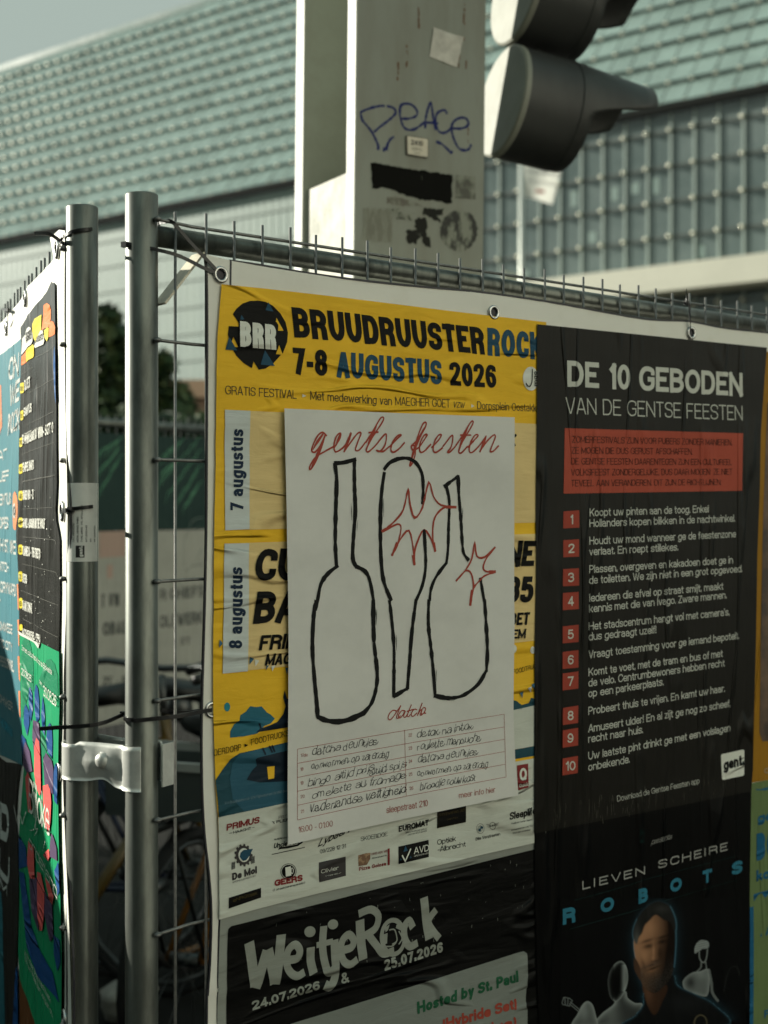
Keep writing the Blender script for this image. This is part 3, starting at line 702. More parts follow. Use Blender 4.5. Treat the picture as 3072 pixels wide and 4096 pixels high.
# ------------------------------------------------------------------ clamp joining the posts
PR_ = FR.pos(RP, 0, -.02); PLv = Vector((PL[0], PL[1], 0)); ev = (PR_-PLv); LEN = ev.length; ev.normalize(); nv = Vector((ev.y, -ev.x, 0))
if nv.y > 0: nv = -nv
ZC = 1.58+(HY-(2750+1010*.3014))/FO*1.72
clamp = empty('fence_clamp', (PLv.x, PLv.y, ZC), 'zinc plated two piece clamp with a round bolt joining both steel posts', 'clamp')
def prof(sign, t_l, t_r, r0=.0236):
    P = [(r0*math.cos(math.radians(a)), r0*math.sin(math.radians(a))) for a in range(t_l, 59, -11)]
    P += [(.034, .0172), (.046, .0155), (.060, .0150), (.074, .0155), (.086, .0172)]
    P += [(LEN+r0*math.cos(math.radians(a)), r0*math.sin(math.radians(a))) for a in range(118, t_r, -11)]
    return [(x, y*sign) for x, y in P]
def plate(sign, t_l, t_r, zt_, zb_, th=.0024):
    P = prof(sign, t_l, t_r); P3 = [Vector((x, y, 0)) for x, y in P]; P3 = catmull(P3, 3); m = MB(); vs = []; n = len(P3); R = 9
    for i, p in enumerate(P3):
        tn = (P3[min(i+1, n-1)]-P3[max(i-1, 0)]).normalized(); no = Vector((-tn.y, tn.x, 0))*(1 if sign > 0 else -1)
        u = p.x/LEN; mid = max(0, 1-abs(u-.5)/.33)
        for s in (0, 1):
            for r in range(R+1):
                v = r/R; z = zt_(u)+(zb_(u)-zt_(u))*v; bead = .0022*math.exp(-((v-.52)/.07)**2)*min(1, mid*2.5) if sign > 0 else 0
                q = p+no*(th*s+bead+.0048*(1-(2*v-1)**2)*min(1, mid*2)); vs.append(PLv+ev*q.x+nv*q.y+Vector((0, 0, ZC+z)))
    W = 2*(R+1); fs = []
    for i in range(n-1):
        for s in (0, 1):
            for r in range(R):
                b = i*W+s*(R+1)+r; fs.append((b, b+1, b+W+1, b+W) if s == 0 else (b, b+W, b+W+1, b+1))
        for r in (0, R): b = i*W+r; fs.append((b, b+W, b+W+R+1, b+R+1))
    for i in (0, n-1):
        for r in range(R): b = i*W+r; fs.append((b, b+1, b+R+2, b+R+1))
    m.add(vs, fs, 0, True); return m
zt_f = lambda u: .0205-.004*(u < .15)+.001*u
def zb_f(u):
    s = min(1, max(0, (u-.52)/.24)); s = s*s*(3-2*s)
    return -.0300+.0045*math.exp(-((u-.5)/.17)**2)-.0045*s
o = plate(1, 168, 48, zt_f, zb_f).build('front_plate', M_clamp, clamp)
o = plate(-1, 168, 20, lambda u: .023, lambda u: -.026).build('back_plate', M_clamp, clamp)
m = MB(); fe = PLv+ev*(LEN+.0285)-nv*.004; m.obox(fe+Vector((0, 0, ZC-.031)), ev*.0024, -nv*.022, (0, 0, .054)); m.build('back_flange', M_clamp, clamp)
m = MB(); bc = PLv+ev*.053+nv*.0205; rot = Matrix((ev, Vector((0, 0, 1)), nv)).transposed(); vs = []; n = 20
prf = [(.0115, -.004), (.0115, .0006), (.0101, .0008), (.0101, .0012), (.0094, .0032), (.0078, .0052), (.0052, .0066), (.0025, .0072), (0.0006, .0073)]
for r, h in prf:
    for k in range(n): vs.append(bc+rot @ Vector((r*math.cos(2*math.pi*k/n), r*math.sin(2*math.pi*k/n), h))+Vector((0, 0, ZC-.0008)))
m.add(vs, [(i*n+k, i*n+(k+1) % n, (i+1)*n+(k+1) % n, (i+1)*n+k) for i in range(len(prf)-1) for k in range(n)], 0, True); m.build('bolt', M_clamp, clamp)

# ------------------------------------------------------------------ cable ties
def tie(label, paths, heads, w=.0046):
    base = paths[0][0]; o = empty('cable_tie', base, label, 'cable tie', 'black cable ties holding banners')
    m = MB()
    for p in paths: m.strap(catmull(p, 5), w, .0013)
    m.build('strap', M_tie, o)
    if heads:
        m = MB()
        for h, d in heads:
            d = Vector(d).normalized(); u = Vector((0, 0, 1)); s_ = d.cross(u).normalized(); m.obox(h-d*.004-s_*.003-u*.0035, d*.008, s_*.006, u*.007)
        m.build('head', M_tie, o)
    return o
def arc(cv, r, a0, a1, z0, z1, n=9):                      # around a post; angles from ev towards nv
    return [cv+ev*r*math.cos(math.radians(a0+(a1-a0)*k/n))+nv*r*math.sin(math.radians(a0+(a1-a0)*k/n))+Vector((0, 0, z0+(z1-z0)*k/n)) for k in range(n+1)]
def zat(v, x, y, dep): return 1.58+(HY-V(v, x, y)[1])/FO*dep
def onR(v, x, y, off=.002): a, z = FR.inv(*V(v, x, y), off); return FR.pos(a, z, off)
def onL(v, x, y, off=.002): a, z = FL.inv(*V(v, x, y), off); return FL.pos(a, z, off)
zp = zat('A3', 920, 360, 1.70); zq = zat('A3', 1030, 385, 1.69)
tie('black cable tie slanting from the taller post to the yellow poster corner', [arc(PR_, .0222, 200, 95, zp+.001, zq, 8)+[onR('A3', 1280, 490, .012), onR('A3', 1500, 592, .004), onR('A3', 1590, 628, .004)],
    [PR_+ev*.004-nv*.024+Vector((0, 0, zp+.006)), onR('A3', 1172, 272, -.035), onR('A3', 1215, 255, -.015), onR('A3', 1270, 254, .004), onR('A3', 1400, 400, .006), onR('A3', 1605, 618, .004)]], [(arc(PR_, .0245, 108, 108, zq, zq, 1)[0], ev)])
zt2 = zat('A3', 600, 300, 1.77)
tie('black cable tie near the top of the lower post, tail sticking out left', [arc(PLv, .022, 185, 12, zt2-.012, zt2-.0005, 10), [onL('A3', 468, 355, .006), onL('A3', 445, 400, .008), onL('A3', 440, 438, .003)],
    [PLv-ev*.024+nv*.006+Vector((0, 0, zt2-.017)), at(*V('A3', 370, 346), 1.765), at(*V('A3', 252, 339), 1.74)]], [(PLv-ev*.0245+nv*.004+Vector((0, 0, zt2-.016)), ev)])
zt3 = zat('A7', 620, 255, 1.768)
tie('black cable tie over the white label on the lower post', [[onL('A7', 470, 268, .004), onL('A7', 490, 262, .006)]+arc(PLv, .0222, 175, 10, zt3-.003, zt3+.004, 10)], [(PLv+nv*.0235+ev*.002+Vector((0, 0, zt3)), ev)])
zt4 = zat('A7', 1000, 1838, 1.70)
tie('long black cable tie below the label, running across both posts to the yellow poster edge', [[at(*V('A7', 287, 1872), 1.70), at(*V('A7', 420, 1862), 1.70), at(*V('A7', 720, 1838), 1.705), PR_-ev*.0235+nv*.007+Vector((0, 0, zt4+.006))],
    arc(PR_, .0222, 168, 60, zt4+.003, zt4+.0025, 8)+[onR('A7', 1300, 1780, .014), onR('A7', 1480, 1745, .008), onR('A7', 1562, 1733, .004)], [PR_+ev*.02-nv*.014+Vector((0, 0, zt4+.012)), onR('A7', 1340, 1752, -.014), onR('A7', 1490, 1738, -.006)]], [(PR_-ev*.0235+nv*.007+Vector((0, 0, zt4+.006)), ev)], .0052)
tie('black cable tie hanging from the top rail to an eyelet above the black commandments poster', [[onR('E4', 1197, 292, .004), onR('E4', 1199, 368, .006), onR('E4', 1214, 385, .009), onR('E4', 1219, 450, .008), onR('E4', 1220, 530, .004)]], [(onR('E4', 1198, 370, .004), FR.d)])
tie('small black cable tie far along the left fence top, above the blue poster', [[onL('A6', 20, 335, .01), onL('A6', 50, 340, .012), onL('A6', 78, 345, .01)], [onL('A6', 75, 350, .006), onL('A6', 78, 420, .008), onL('A6', 77, 500, .004)]], [(onL('A6', 74, 350, .008), FL.d)])

# ------------------------------------------------------------------ label sticker wrapped on the lower post
lab = MB(); r = .02085; zt_, zb_ = zat('A7', 620, 58, 1.767), zat('A7', 620, 640, 1.767); n = 22; vs = []
def lp(u, z, rr=r): # u -1..1 across the visible face
    c = Vector((0, 0, 0))-PLv; c.z = 0; c.normalize(); s_ = Vector((-c.y, c.x, 0)); s_ = s_ if s_.x > 0 else -s_
    a = math.asin(max(-1, min(1, u))); return PLv+c*rr*math.cos(a)+s_*rr*math.sin(a)+Vector((0, 0, z))
for j in range(2):
    for k in range(n+1): vs.append(lp(-.96+1.96*k/n, (zt_, zb_)[j]))
lab.add(vs, [(k, k+1, n+2+k, n+1+k) for k in range(n)], 0, True)
lo = lab.build('label_sticker', material('label_white', (.82, .82, .77), .35, var=.08, vscale=40)); tag(lo, 'white inventory label with black print and logo wrapped round the lower post', 'sticker')
class LabelFrame:                                         # print wrapped round the post
    def __init__(s): s.n = FL.n
    def pos(s, a, z, off=0): return lp(a/.0206, z, r+.00012+off*.25)
LFm = LabelFrame()
LFm.inv = lambda px, py, off=0: ((px-622*.5425)/(113*.5425)*.0206, 1.58+(HY-py)/FO*1.767)
LFm.n = Vector((.2, -1, 0)); SLb = Surf(LFm, 0, None, (.003, .02))
a_ = Art(SLb)
for t, x, y0, y1, h in (('Werfhekken', 545, 408, 298, 11), ('CAT. HEKWERK', 570, 495, 355, 13), ('MERK. HERAS THIBO', 598, 495, 310, 13), ('TYPE. M500 + HV, APOLLO 32', 626, 495, 222, 13), ('ART.6000449', 657, 495, 372, 13), ('SER', 684, 495, 470, 10), ('INF. 10/02/2024', 712, 495, 375, 10)):
    a_.text(t, 'A7', (x, y0), (x, y1), (x-h, y0), .17)
a_.poly('A7', [(578, 521), (638, 521), (638, 609), (578, 609)]); a_.build('label_print', material('ink_black', (.02, .02, .02), .5), lo)
a_ = Art(SLb, 2); a_.text('gent:', 'A7', (625, 603), (625, 528), (598, 603), .26); a_.build('label_logo', material('label_white', (.7, .7, .66)), lo)

# ------------------------------------------------------------------ steel mast
mast = empty('steel_mast', FM.pos(.17, 0, -.15), 'thick grey H-section steel mast with blue graffiti behind the fence', 'mast')
def mbox(m, a0, a1, d0, d1, z0, z1):
    v = [FM.pos(a, z, -d) for z in (z0, z1) for (a, d) in ((a0, d0), (a1, d0), (a1, d1), (a0, d1))]
    m.add(v, [(0, 3, 2, 1), (4, 5, 6, 7), (0, 1, 5, 4), (1, 2, 6, 5), (2, 3, 7, 6), (3, 0, 4, 7)])
MT = 5.2
m = MB(); mbox(m, 0, .343, .002, .038, 0, MT); mbox(m, 0, .343, .257, .296, 0, MT); mbox(m, .160, .183, .039, .256, 0, MT); m.build('beam', M_paint, mast)
FMS = Surf(FM, 0.0, None, None)
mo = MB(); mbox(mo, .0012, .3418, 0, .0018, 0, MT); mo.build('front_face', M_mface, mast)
m = MB(); mbox(m, .012, .018, .0385, .2565, 0, 2.322); m.build('infill_plate', material('worn_paint', (.40, .39, .32), .6, var_col=(.25, .255, .21), vscale=11, vlo=.42, vhi=.62), mast)
M_blue = material('blue_marker', (.012, .018, .105), .7, spec=.1, var_col=(.09, .10, .15), vscale=140, vlo=.52, vhi=.66)
a_ = Art(FMS)
gw = 42
for s_ in ([(460, 205), (530, 225), (560, 265), (540, 310), (460, 380), (380, 440), (320, 495)], [(175, 300), (180, 270), (250, 240), (330, 215), (400, 203), (440, 205)], [(175, 295), (190, 360), (240, 420), (300, 500), (345, 590), (368, 650), (360, 690)], [(540, 545), (500, 575), (470, 630), (455, 700)], [(425, 710), (435, 660)],
           [(610, 345), (700, 345), (770, 325), (800, 280), (770, 220), (720, 185), (660, 180), (615, 205), (605, 290), (620, 370), (650, 440), (700, 468), (760, 465), (820, 430), (880, 380)], [(885, 455), (890, 350), (915, 240), (945, 165), (960, 230), (975, 340), (1000, 470)], [(875, 385), (940, 390), (1030, 398)],
           [(1125, 295), (1110, 255), (1060, 258), (1010, 300), (1000, 380), (1020, 460), (1060, 500), (1120, 495), (1170, 450)], [(1170, 450), (1260, 455), (1330, 440), (1365, 400), (1340, 345), (1280, 335), (1210, 370), (1175, 440), (1190, 530), (1220, 610), (1260, 675), (1320, 695), (1370, 680), (1395, 630)], [(1005, 600), (1060, 620), (1120, 670), (1180, 735)], [(1170, 700), (1190, 720)]):
    a_.stroke('E2', s_, gw, 7, rough=.5)
a_.build('graffiti', M_blue, mast)
q = [(668, 538), (908, 572), (905, 782), (672, 745)]
npl = MB(); P = [FM.inv(*V('E2', *p)) for p in q]
v0 = [FM.pos(a, z, .001) for a, z in P]+[FM.pos(a, z, .006) for a, z in P]
npl.add(v0, [(0, 1, 5, 4), (1, 2, 6, 5), (2, 3, 7, 6), (3, 0, 4, 7)], 0); ci = [Vector(p) for p in P]; cc = sum(ci, Vector((0, 0)))/4
inn = [FM.pos(*(p+(cc-p)*.06), .006) for p in ci]; npl.add(v0[4:]+inn, [(0, 1, 5, 4), (1, 2, 6, 5), (2, 3, 7, 6), (3, 0, 4, 7)], 0); npl.add(inn, [(0, 1, 2, 3)], 1)
npo = npl.build('number_plate', [material('plate_rim', (.06, .05, .04), .5), material('plate_cream', (.50, .46, .36), .4, var_col=(.5, .36, .24), vscale=14, vlo=.55, vhi=.8)], mast)
a_ = Art(Surf(FM, .0064)); a_.text('2410', 'E2', (730, 632), (862, 650), (730, 575), .17); a_.text('VERDOO', 'E2', (735, 688), (850, 702), (735, 662), .1).text('2010', 'E2', (768, 732), (825, 738), (768, 712), .12); a_.build('plate_lettering', material('ink_black', (.02, .02, .02)), npo)
# remains of stickers on the mast
def ragged(v, pts, amp, seed, step=.004):
    P = [Vector(FM.inv(*V(v, *p))) for p in pts]; rn = random.Random(seed); out_ = []
    for a, b in zip(P, P[1:]+P[:1]):
        n_ = max(1, int((b-a).length/step)); d = (b-a).normalized(); no = Vector((-d.y, d.x))
        for k in range(n_): out_.append(a+(b-a)*k/n_+no*amp*noise.noise(Vector((seed, k*.6+a.x*50, a.y*50)))*1.6)
    return out_
def mrem(nm, v, pts, mat, label, amp=.002, seed=1, layer=.0008):
    P = ragged(v, pts, amp, seed); m = MB(); m.add([FM.pos(p.x, p.y, layer) for p in P], [tuple(range(len(P)))]); o = m.build(nm, mat); return tag(o, label, 'sticker')
def torn(name, c, lo, hi, sc=60, st=(1, 1, .25), base=(.215, .225, .185)):
    return material(name, c, .8, spec=.08, var_col=base, vscale=sc, vstretch=st, vlo=lo, vhi=hi)
mrem('sticker_residue', 'E2', [(283, 828), (600, 880), (640, 890), (1185, 965), (1180, 1280), (760, 1225), (600, 1170), (470, 1110), (300, 1120)], torn('torn_black', (.005, .005, .004), .66, .72, 34), 'long black torn sticker residue on the mast below the number plate', .003, 3)
mrem('sticker_residue', 'E2', [(1222, 970), (1440, 990), (1440, 1240), (1222, 1225)], torn('torn_grey', (.10, .10, .085), .45, .6, 40, (1, 1, 1)), 'small grey square sticker residue right of the long black one', .001, 5)
mrem('sticker_residue', 'E2', [(470, 1200), (600, 1215), (860, 1300), (640, 1310), (455, 1275)], torn('torn_brown', (.13, .12, .10), .45, .6, 40, (1, 1, 1)), 'faint brown wedge of torn paper under the long black residue', .002, 6)
mrem('sticker_residue', 'E1', [(1085, 470), (1245, 468), (1240, 520), (1195, 520), (1225, 575), (1160, 555), (1110, 515), (1080, 520)], torn('torn_dark', (.02, .02, .017), .60, .68, 50, (1, 1, 1)), 'dark hooked patch of torn sticker on the mast', .004, 7)
mrem('sticker_residue', 'E1', [(1045, 540), (1110, 540), (1110, 690), (1145, 690), (1145, 772), (1095, 770), (1070, 690), (1030, 745), (960, 740), (950, 640), (1030, 640), (1005, 600)], torn('torn_dark', (.035, .035, .03), .55, .66), 'dark zigzag patch of torn sticker low on the mast', .004, 8)
mrem('sticker_residue', 'E1', [(1370+150*math.cos(t*.3), 645+165*math.sin(t*.3)) for t in range(21)], torn('torn_round', (.05, .05, .046), .48, .6, 45, (1, 1, .5)), 'round grey scraped sticker at the mast right edge', .003, 9)
mrem('sticker_residue', 'E1', [(605, 465), (835, 475), (835, 745), (600, 720)], torn('torn_faint', (.165, .165, .135), .45, .6, 60, (1, 1, .3)), 'faint rectangular paper trace at the mast left edge', .003, 10)
mrem('sticker_residue', 'E1', [(795, 460), (900, 470), (925, 520), (1010, 500), (990, 560), (870, 555), (850, 500)], torn('torn_specks', (.05, .05, .045), .40, .5, 70, (1, 1, 1)), 'dark specks of torn sticker between the faint trace and the hooked patch', .005, 12)
P = [V('A2', *p) for p in ((212, 118), (335, 165), (312, 292), (195, 245))]; m = MB(); pq = [FM.inv(*p) for p in P]
vs = []
for j in range(9):
    for i in range(9):
        u, v_ = i/8, j/8; p = (Vector(pq[0])*(1-u)+Vector(pq[1])*u)*(1-v_)+(Vector(pq[3])*(1-u)+Vector(pq[2])*u)*v_
        vs.append(FM.pos(p.x, p.y, .0015+.004*abs(noise.noise(Vector((u*3, v_*3, 2))))+(.008*(1-v_)*u**3)))
m.add(vs, [(j*9+i, j*9+i+1, j*9+i+10, j*9+i+9) for j in range(8) for i in range(8)], 0, True)
tag(m.build('sticker', material('worn_sticker', (.52, .50, .44), .5, var_col=(.36, .34, .30), vscale=30)), 'crumpled blank whitish sticker high on the mast', 'sticker')
mr = MB(); rn = random.Random(2)                           # rust runs
for (x, y, n_) in ((345, 20, 7), (322, 180, 6), (148, 40, 5), (355, 270, 2), (60, 280, 4), (365, 560, 3), (100, 200, 5)):
    for k in range(n_):
        a, z = FM.inv(*V('A2', x+rn.uniform(-3, 3), y+k*rn.uniform(14, 26))); s_ = rn.uniform(.0012, .003); hh = s_*rn.uniform(1, 3.5)
        mr.add([FM.pos(a+s_*math.cos(t*.785), z+hh*math.sin(t*.785), .0007+.00003*k) for t in range(8)], [tuple(range(8))])
mr.build('rust_specks', material('rust', (.12, .06, .03), .8), mast)
# ------------------------------------------------------------------ traffic light
M_sig = material('signal_black', (.030, .032, .030), .5, var=.3, vscale=10, vstretch=(1, 1, .3), bump=.1, bscale=(30, 30, 10))
M_back = material('signal_back_plate', (.215, .22, .18), .55, var=.06, vscale=20)
ax = Vector((.925, .35, -.135)).normalized(); upv = (Vector((0, 0, 1))-ax*ax.z).normalized(); sdv = ax.cross(upv).normalized()   # sdv points away or towards the viewer
if sdv.y > 0: sdv = -sdv
c0 = Vector((.2887, 3.345, 2.568)); RS = .1352
tl_ = empty('traffic_light', (c0.x+.09, c0.y+.03, 0), 'black traffic light with two hooded round lamps, seen from behind beside the mast', 'traffic light')
def head(c):
    h = MB(); n = 56
    def P(th, x, rr): return c+ax*x+(sdv*math.cos(th)+upv*math.sin(th))*rr
    def ln(th):
        s_ = math.sin(th); t = min(1, max(0, (s_+.22)/.62)); t = t*t*(3-2*t)
        return .185+.195*t*(1-.08*(1-s_))
    K = 12; vs = []; fs = []
    for j in range(K+1):
        for k in range(n):
            th = 2*math.pi*k/n; x = .001+(ln(th)-.001)*j/K; vs.append(P(th, x, RS*(1-.10*max(0, x-.15)/.23)))
    for j in range(K, -1, -1):
        for k in range(n):
            th = 2*math.pi*k/n; x = .001+(ln(th)-.001)*j/K; vs.append(P(th, x, RS*(1-.10*max(0, x-.15)/.23)-.0035))
    L_ = 2*(K+1)
    for j in range(L_-1):
        for k in range(n): fs.append((j*n+k, j*n+(k+1) % n, (j+1)*n+(k+1) % n, (j+1)*n+k))
    h.add(vs, fs, 0, True); hd = h.build('hood', M_sig, tl_)
    b = MB(); vs = []
    for rr, x in ((RS-.004, .0), (RS+.0015, .004), (RS+.0015, .016), (RS-.003, .019)):
        for k in range(n): th = 2*math.pi*k/n; vs.append(P(th, x-.004, rr))
    fs = [(j*n+k, j*n+(k+1) % n, (j+1)*n+(k+1) % n, (j+1)*n+k) for j in range(3) for k in range(n)]+[tuple(range(n))]
    b.add(vs, fs, 0, False); b.build('back_plate', M_back, tl_)
    l = MB(); l.add([P(2*math.pi*k/n, .12, RS-.006) for k in range(n)], [tuple(range(n))]); l.build('lens', material('lens_dark', (.02, .02, .02), .2), tl_)
    s = MB(); s.tube([P(2*math.pi*k/40, .155, RS+.0008) for k in range(40)], .0016, 6, closed=True); s.build('seam', M_sig, tl_)
    return hd
head(c0); head(c0+upv*.283)
m = MB(); pc = c0+ax*.075; m.tube([pc+upv*(RS-.01), pc+upv*.16], .012, 12); q1 = pc+upv*.41; m.tube([q1, q1+upv*.5], .02, 12)
m.tube([q1+upv*.45, Vector(FM.pos(.30, q1.z+.42, -.27))], .02, 12); m.build('bracket', M_sig, tl_)

# ------------------------------------------------------------------ far fence with banners
ffa = [FF.inv(*V('FD', x, 1100))[0] for x in (120, 560)]
zft = FF.inv(*V('C4', 700, 1395))[1]
WF = [ffa[0]+k*.05 for k in range(int((ffa[1]-ffa[0])/.05)+1)]
ff = fence(FF, 'far mobile fence panel hung with a green and a white banner', ffa, .0208, zft+.06, zft, .02, -.02, WF, zft+.035, -.004, [zft-.3, zft-.6, zft-.9, zft-1.2], -.008, (ffa[0], ffa[1]))
SF = Surf(FF, .004, lambda a, z: .003*math.sin(a*125), (.0125, .2))
def fbanner(name, z0, z1, mat, label):
    a_ = Art(SF, 0); P = [Vector((ffa[0], z0)), Vector((ffa[1], z0)), Vector((ffa[1], z1)), Vector((ffa[0], z1))]; a_._add(P, [range(4)]); o = a_.build(name, mat); return tag(o, label, 'banner')
zw = FF.inv(*V('C5', 700, 470))[1]
gb = fbanner('festival_banner', zw+.002, zft-.045, paper('far_green', (.03, .055, .05), .6, 'n'), 'dark green banner with palm leaves on the far fence')
wb = fbanner('festival_banner', .62, zw-.002, paper('far_white', (.42, .41, .36), .6, 'n'), 'pale banner with grey lettering and a drawing on the far fence below the green one')
a_ = Art(SF); rn = random.Random(8)
for (x0, y0, x1, y1) in ((1180, 1500, 700, 2050), (1180, 1650, 820, 2150), (1000, 1520, 780, 1700), (1190, 1820, 950, 2210), (1190, 2000, 1050, 2230), (330, 1500, 60, 1660), (320, 1700, 90, 2100), (300, 1620, 60, 1900), (950, 1750, 790, 1850)):
    for k in range(7):
        t = k/7; x, y = x0+(x1-x0)*t, y0+(y1-y0)*t; a_.stroke('C4', [(x, y), (x-60-20*rn.random(), y+60), (x-100, y+150+30*rn.random())], 34, 4, taper=.8)
a_.build('palm_leaves', material('palm_green', (.09, .27, .15), .6), gb)
a_ = Art(SF)
for t, v, bl, br, tl in (('R CHIEFS', 'C5', (715, 1255), (1190, 1205), (715, 1125)), ('OLFWERK', 'C5', (715, 1555), (1190, 1500), (715, 1415)), ('T UW', 'C5', (70, 1330), (275, 1310), (70, 1180)), ('OBAL', 'C5', (90, 1640), (350, 1615), (90, 1490)), ('ST', 'C5', (940, 1745), (1050, 1735), (940, 1660)), ('ZE - 8', 'C6', (90, 130), (345, 110), (90, 20))):
    a_.text(t, v, bl, br, tl, .2)
a_.build('lettering', material('far_grey_ink', (.055, .06, .055), .6), wb)
a_ = Art(SF); a_.stroke('C5', [(1195, 335), (1130, 340), (1070, 385), (1010, 520), (980, 680), (985, 830), (1010, 920), (1060, 875), (1190, 850)], 34); a_.stroke('C5', [(1125, 800), (1180, 680)], 34); a_.stroke('C5', [(1120, 430), (1150, 500)], 22)
a_.build('drawing', material('far_grey_line', (.16, .19, .165), .6), wb)
a_ = Art(SF); a_.poly('C5', [(40, 490), (350, 480), (350, 760), (40, 780)]); a_.poly('C5', [(130, 860), (200, 850), (200, 1000), (130, 1010)]); a_.build('pink_field', material('far_pink', (.44, .30, .24), .6), wb)

# ------------------------------------------------------------------ bicycles parked between the fences
M_tyre = material('tyre', (.012, .012, .012), .8); M_sad = material('saddle_black', (.012, .013, .012), .5)
M_chr = material('rim_alloy', (.10, .105, .105), .35, .8)
def bicycle(x, y, yaw, col, label, crate=None):
    b = empty('bicycle', (x, y, 0), label, 'bicycle', 'bicycles parked behind the fence'); cy, sy = math.cos(yaw), math.sin(yaw)
    def W(p): return (x+p[0]*cy-p[1]*sy, y+p[0]*sy+p[1]*cy, p[2])
    def tub(m, pts, r, n=8, **k): m.tube([W(p) for p in pts], r, n, **k)
    fm = material('bike_'+col[0], col[1], .35)
    for wx in (-.52, .54):
        m = MB(); tub(m, [(wx+.335*math.cos(t*.2618), 0, .35+.335*math.sin(t*.2618)) for t in range(24)], .018, 8, closed=True); wo = m.build('wheel', M_tyre, b)
        m = MB(); tub(m, [(wx+.312*math.cos(t*.2618), 0, .35+.312*math.sin(t*.2618)) for t in range(24)], .009, 6, closed=True)
        for k in range(14): tub(m, [(wx, .02*(-1)**k, .35), (wx+.31*math.cos(k*.4488), 0, .35+.31*math.sin(k*.4488))], .0012, 4)
        tub(m, [(wx, -.04, .35), (wx, .04, .35)], .02, 8); r_ = m.build('rim', M_chr, wo)
    m = MB(); bb = (-.08, 0, .30); st_ = (-.24, 0, .82); hd = (.36, 0, .80); hb = (.39, 0, .68)
    tub(m, [bb, st_], .017); tub(m, [bb, hb], .02); tub(m, [(-.22, 0, .76), hd], .017); tub(m, [(.35, 0, .88), hb], .02)
    for s_ in (-.05, .05): tub(m, [bb, (-.52, s_, .35)], .01); tub(m, [(-.22, 0, .76), (-.52, s_, .35)], .009); tub(m, [hb, (.42, s_, .62), (.54, s_, .35)], .011)
    m.build('frame', fm, b)
    m = MB(); tub(m, [st_, (-.265, 0, .93)], .013); m.build('seat_post', M_chr, b)
    m = MB(); vs = []; fs = []
    for i, (sx_, wd, zt) in enumerate(((-.40, .02, .99), (-.385, .085, .995), (-.33, .098, .985), (-.27, .07, .975), (-.2, .035, .972), (-.13, .02, .965), (-.115, .006, .955))):
        for k in range(10): t = 2*math.pi*k/10; vs.append(W((sx_, wd*math.cos(t), zt-.03+.035*math.sin(t))))
    fs = [(i*10+k, i*10+(k+1) % 10, i*10+10+(k+1) % 10, i*10+10+k) for i in range(6) for k in range(10)]+[tuple(range(9, -1, -1)), tuple(range(60, 70))]
    m.add(vs, fs, 0, True); m.build('saddle', M_sad, b)
    m = MB(); tub(m, [(.35, 0, .86), (.335, 0, 1.02)], .013); tub(m, [(.22, -.3, 1.05), (.30, -.2, 1.06), (.345, 0, 1.04), (.30, .2, 1.06), (.22, .3, 1.05)], .012); m.build('handlebar', M_chr, b)
    for s_ in (-.3, .3): m = MB(); tub(m, [(.22, s_, 1.05), (.12, s_*1.02, 1.045)], .017); m.build('grip', M_sad, b)
    m = MB(); tub(m, [(-.08+.09*math.cos(t*.35), .045, .30+.09*math.sin(t*.35)) for t in range(18)], .006, 6, closed=True); tub(m, [(-.08, .06, .30), (-.02, .07, .15)], .009); tub(m, [(-.08, -.06, .30), (-.14, -.07, .45)], .009); m.build('crank', M_chr, b)
    m = MB(); tub(m, [(-.3, .0, .72), (-.72, 0, .74)], .012); [tub(m, [(-.70, s_, .73), (-.52, s_, .36)], .006) for s_ in (-.06, .06)]; m.build('rack', M_sad, b)
    m = MB(); m.ball(W((.43, 0, .9)), (.045, .045, .05), 12, 8); m.build('headlamp', M_chr, b)
    return b
p = at(*V('FD', 392, 1400), 4.7); bicycle(p.x+.33, p.y, .25, ('black', (.012, .013, .014)), 'black bicycle with its saddle against the pale banner, right of the taller post')
p = at(*V('FD', 222, 1400), 4.5); bicycle(p.x-.28, p.y+.1, 2.75, ('dark_blue', (.012, .018, .05)), 'dark blue bicycle seen between the two posts')
cp = at(*V('C6', 1010, 1180), 3.7); p = (cp.x+.51*math.cos(1.25), cp.y+.51*math.sin(1.25)); bicycle(p[0], p[1], 1.25, ('orange', (.19, .075, .008)), 'orange framed bicycle carrying a grey crate, right of the taller post')
p = at(*V('FD', 240, 1800), 4.0); bicycle(p.x-.1, p.y+.2, 1.05, ('yellow', (.10, .06, .008)), 'yellow framed bicycle low between the posts')
# grey crate and pale bag
cr = empty('crate', (cp.x, cp.y, .755), 'grey plastic bicycle crate with a pale rim behind the wire mesh', 'crate')
m = MB(); W_, D_, H_ = .34, .27, .13; d1 = Vector((.95, -.32, 0)).normalized(); d2 = Vector((.32, .95, 0)).normalized(); b0 = Vector((cp.x, cp.y, .756))-d1*W_*.5-d2*D_*.5
m.obox(b0, d1*W_, d2*.008, (0, 0, H_)); m.obox(b0+d2*D_, d1*W_, d2*.008, (0, 0, H_)); m.obox(b0+d2*.008, d1*.008, d2*(D_-.008), (0, 0, H_)); m.obox(b0+d1*(W_-.008)+d2*.008, d1*.008, d2*(D_-.008), (0, 0, H_)); m.obox(b0+d1*.008+d2*.008, d1*(W_-.016), d2*(D_-.008), (0, 0, .008)); m.build('tub', material('crate_grey', (.05, .06, .058), .5), cr)
m = MB(); z_ = Vector((0, 0, H_)); m.obox(b0+z_-d1*.008-d2*.008, d1*(W_+.016), d2*.016, (0, 0, .022)); m.obox(b0+z_+d2*D_, d1*W_, d2*.016, (0, 0, .022)); m.build('rim', material('crate_rim', (.34, .35, .33), .4), cr)
gp = at(*V('C7', 330, 2050), 4.2); m = MB(); rn = random.Random(6); vs = []; n, mm = 20, 14
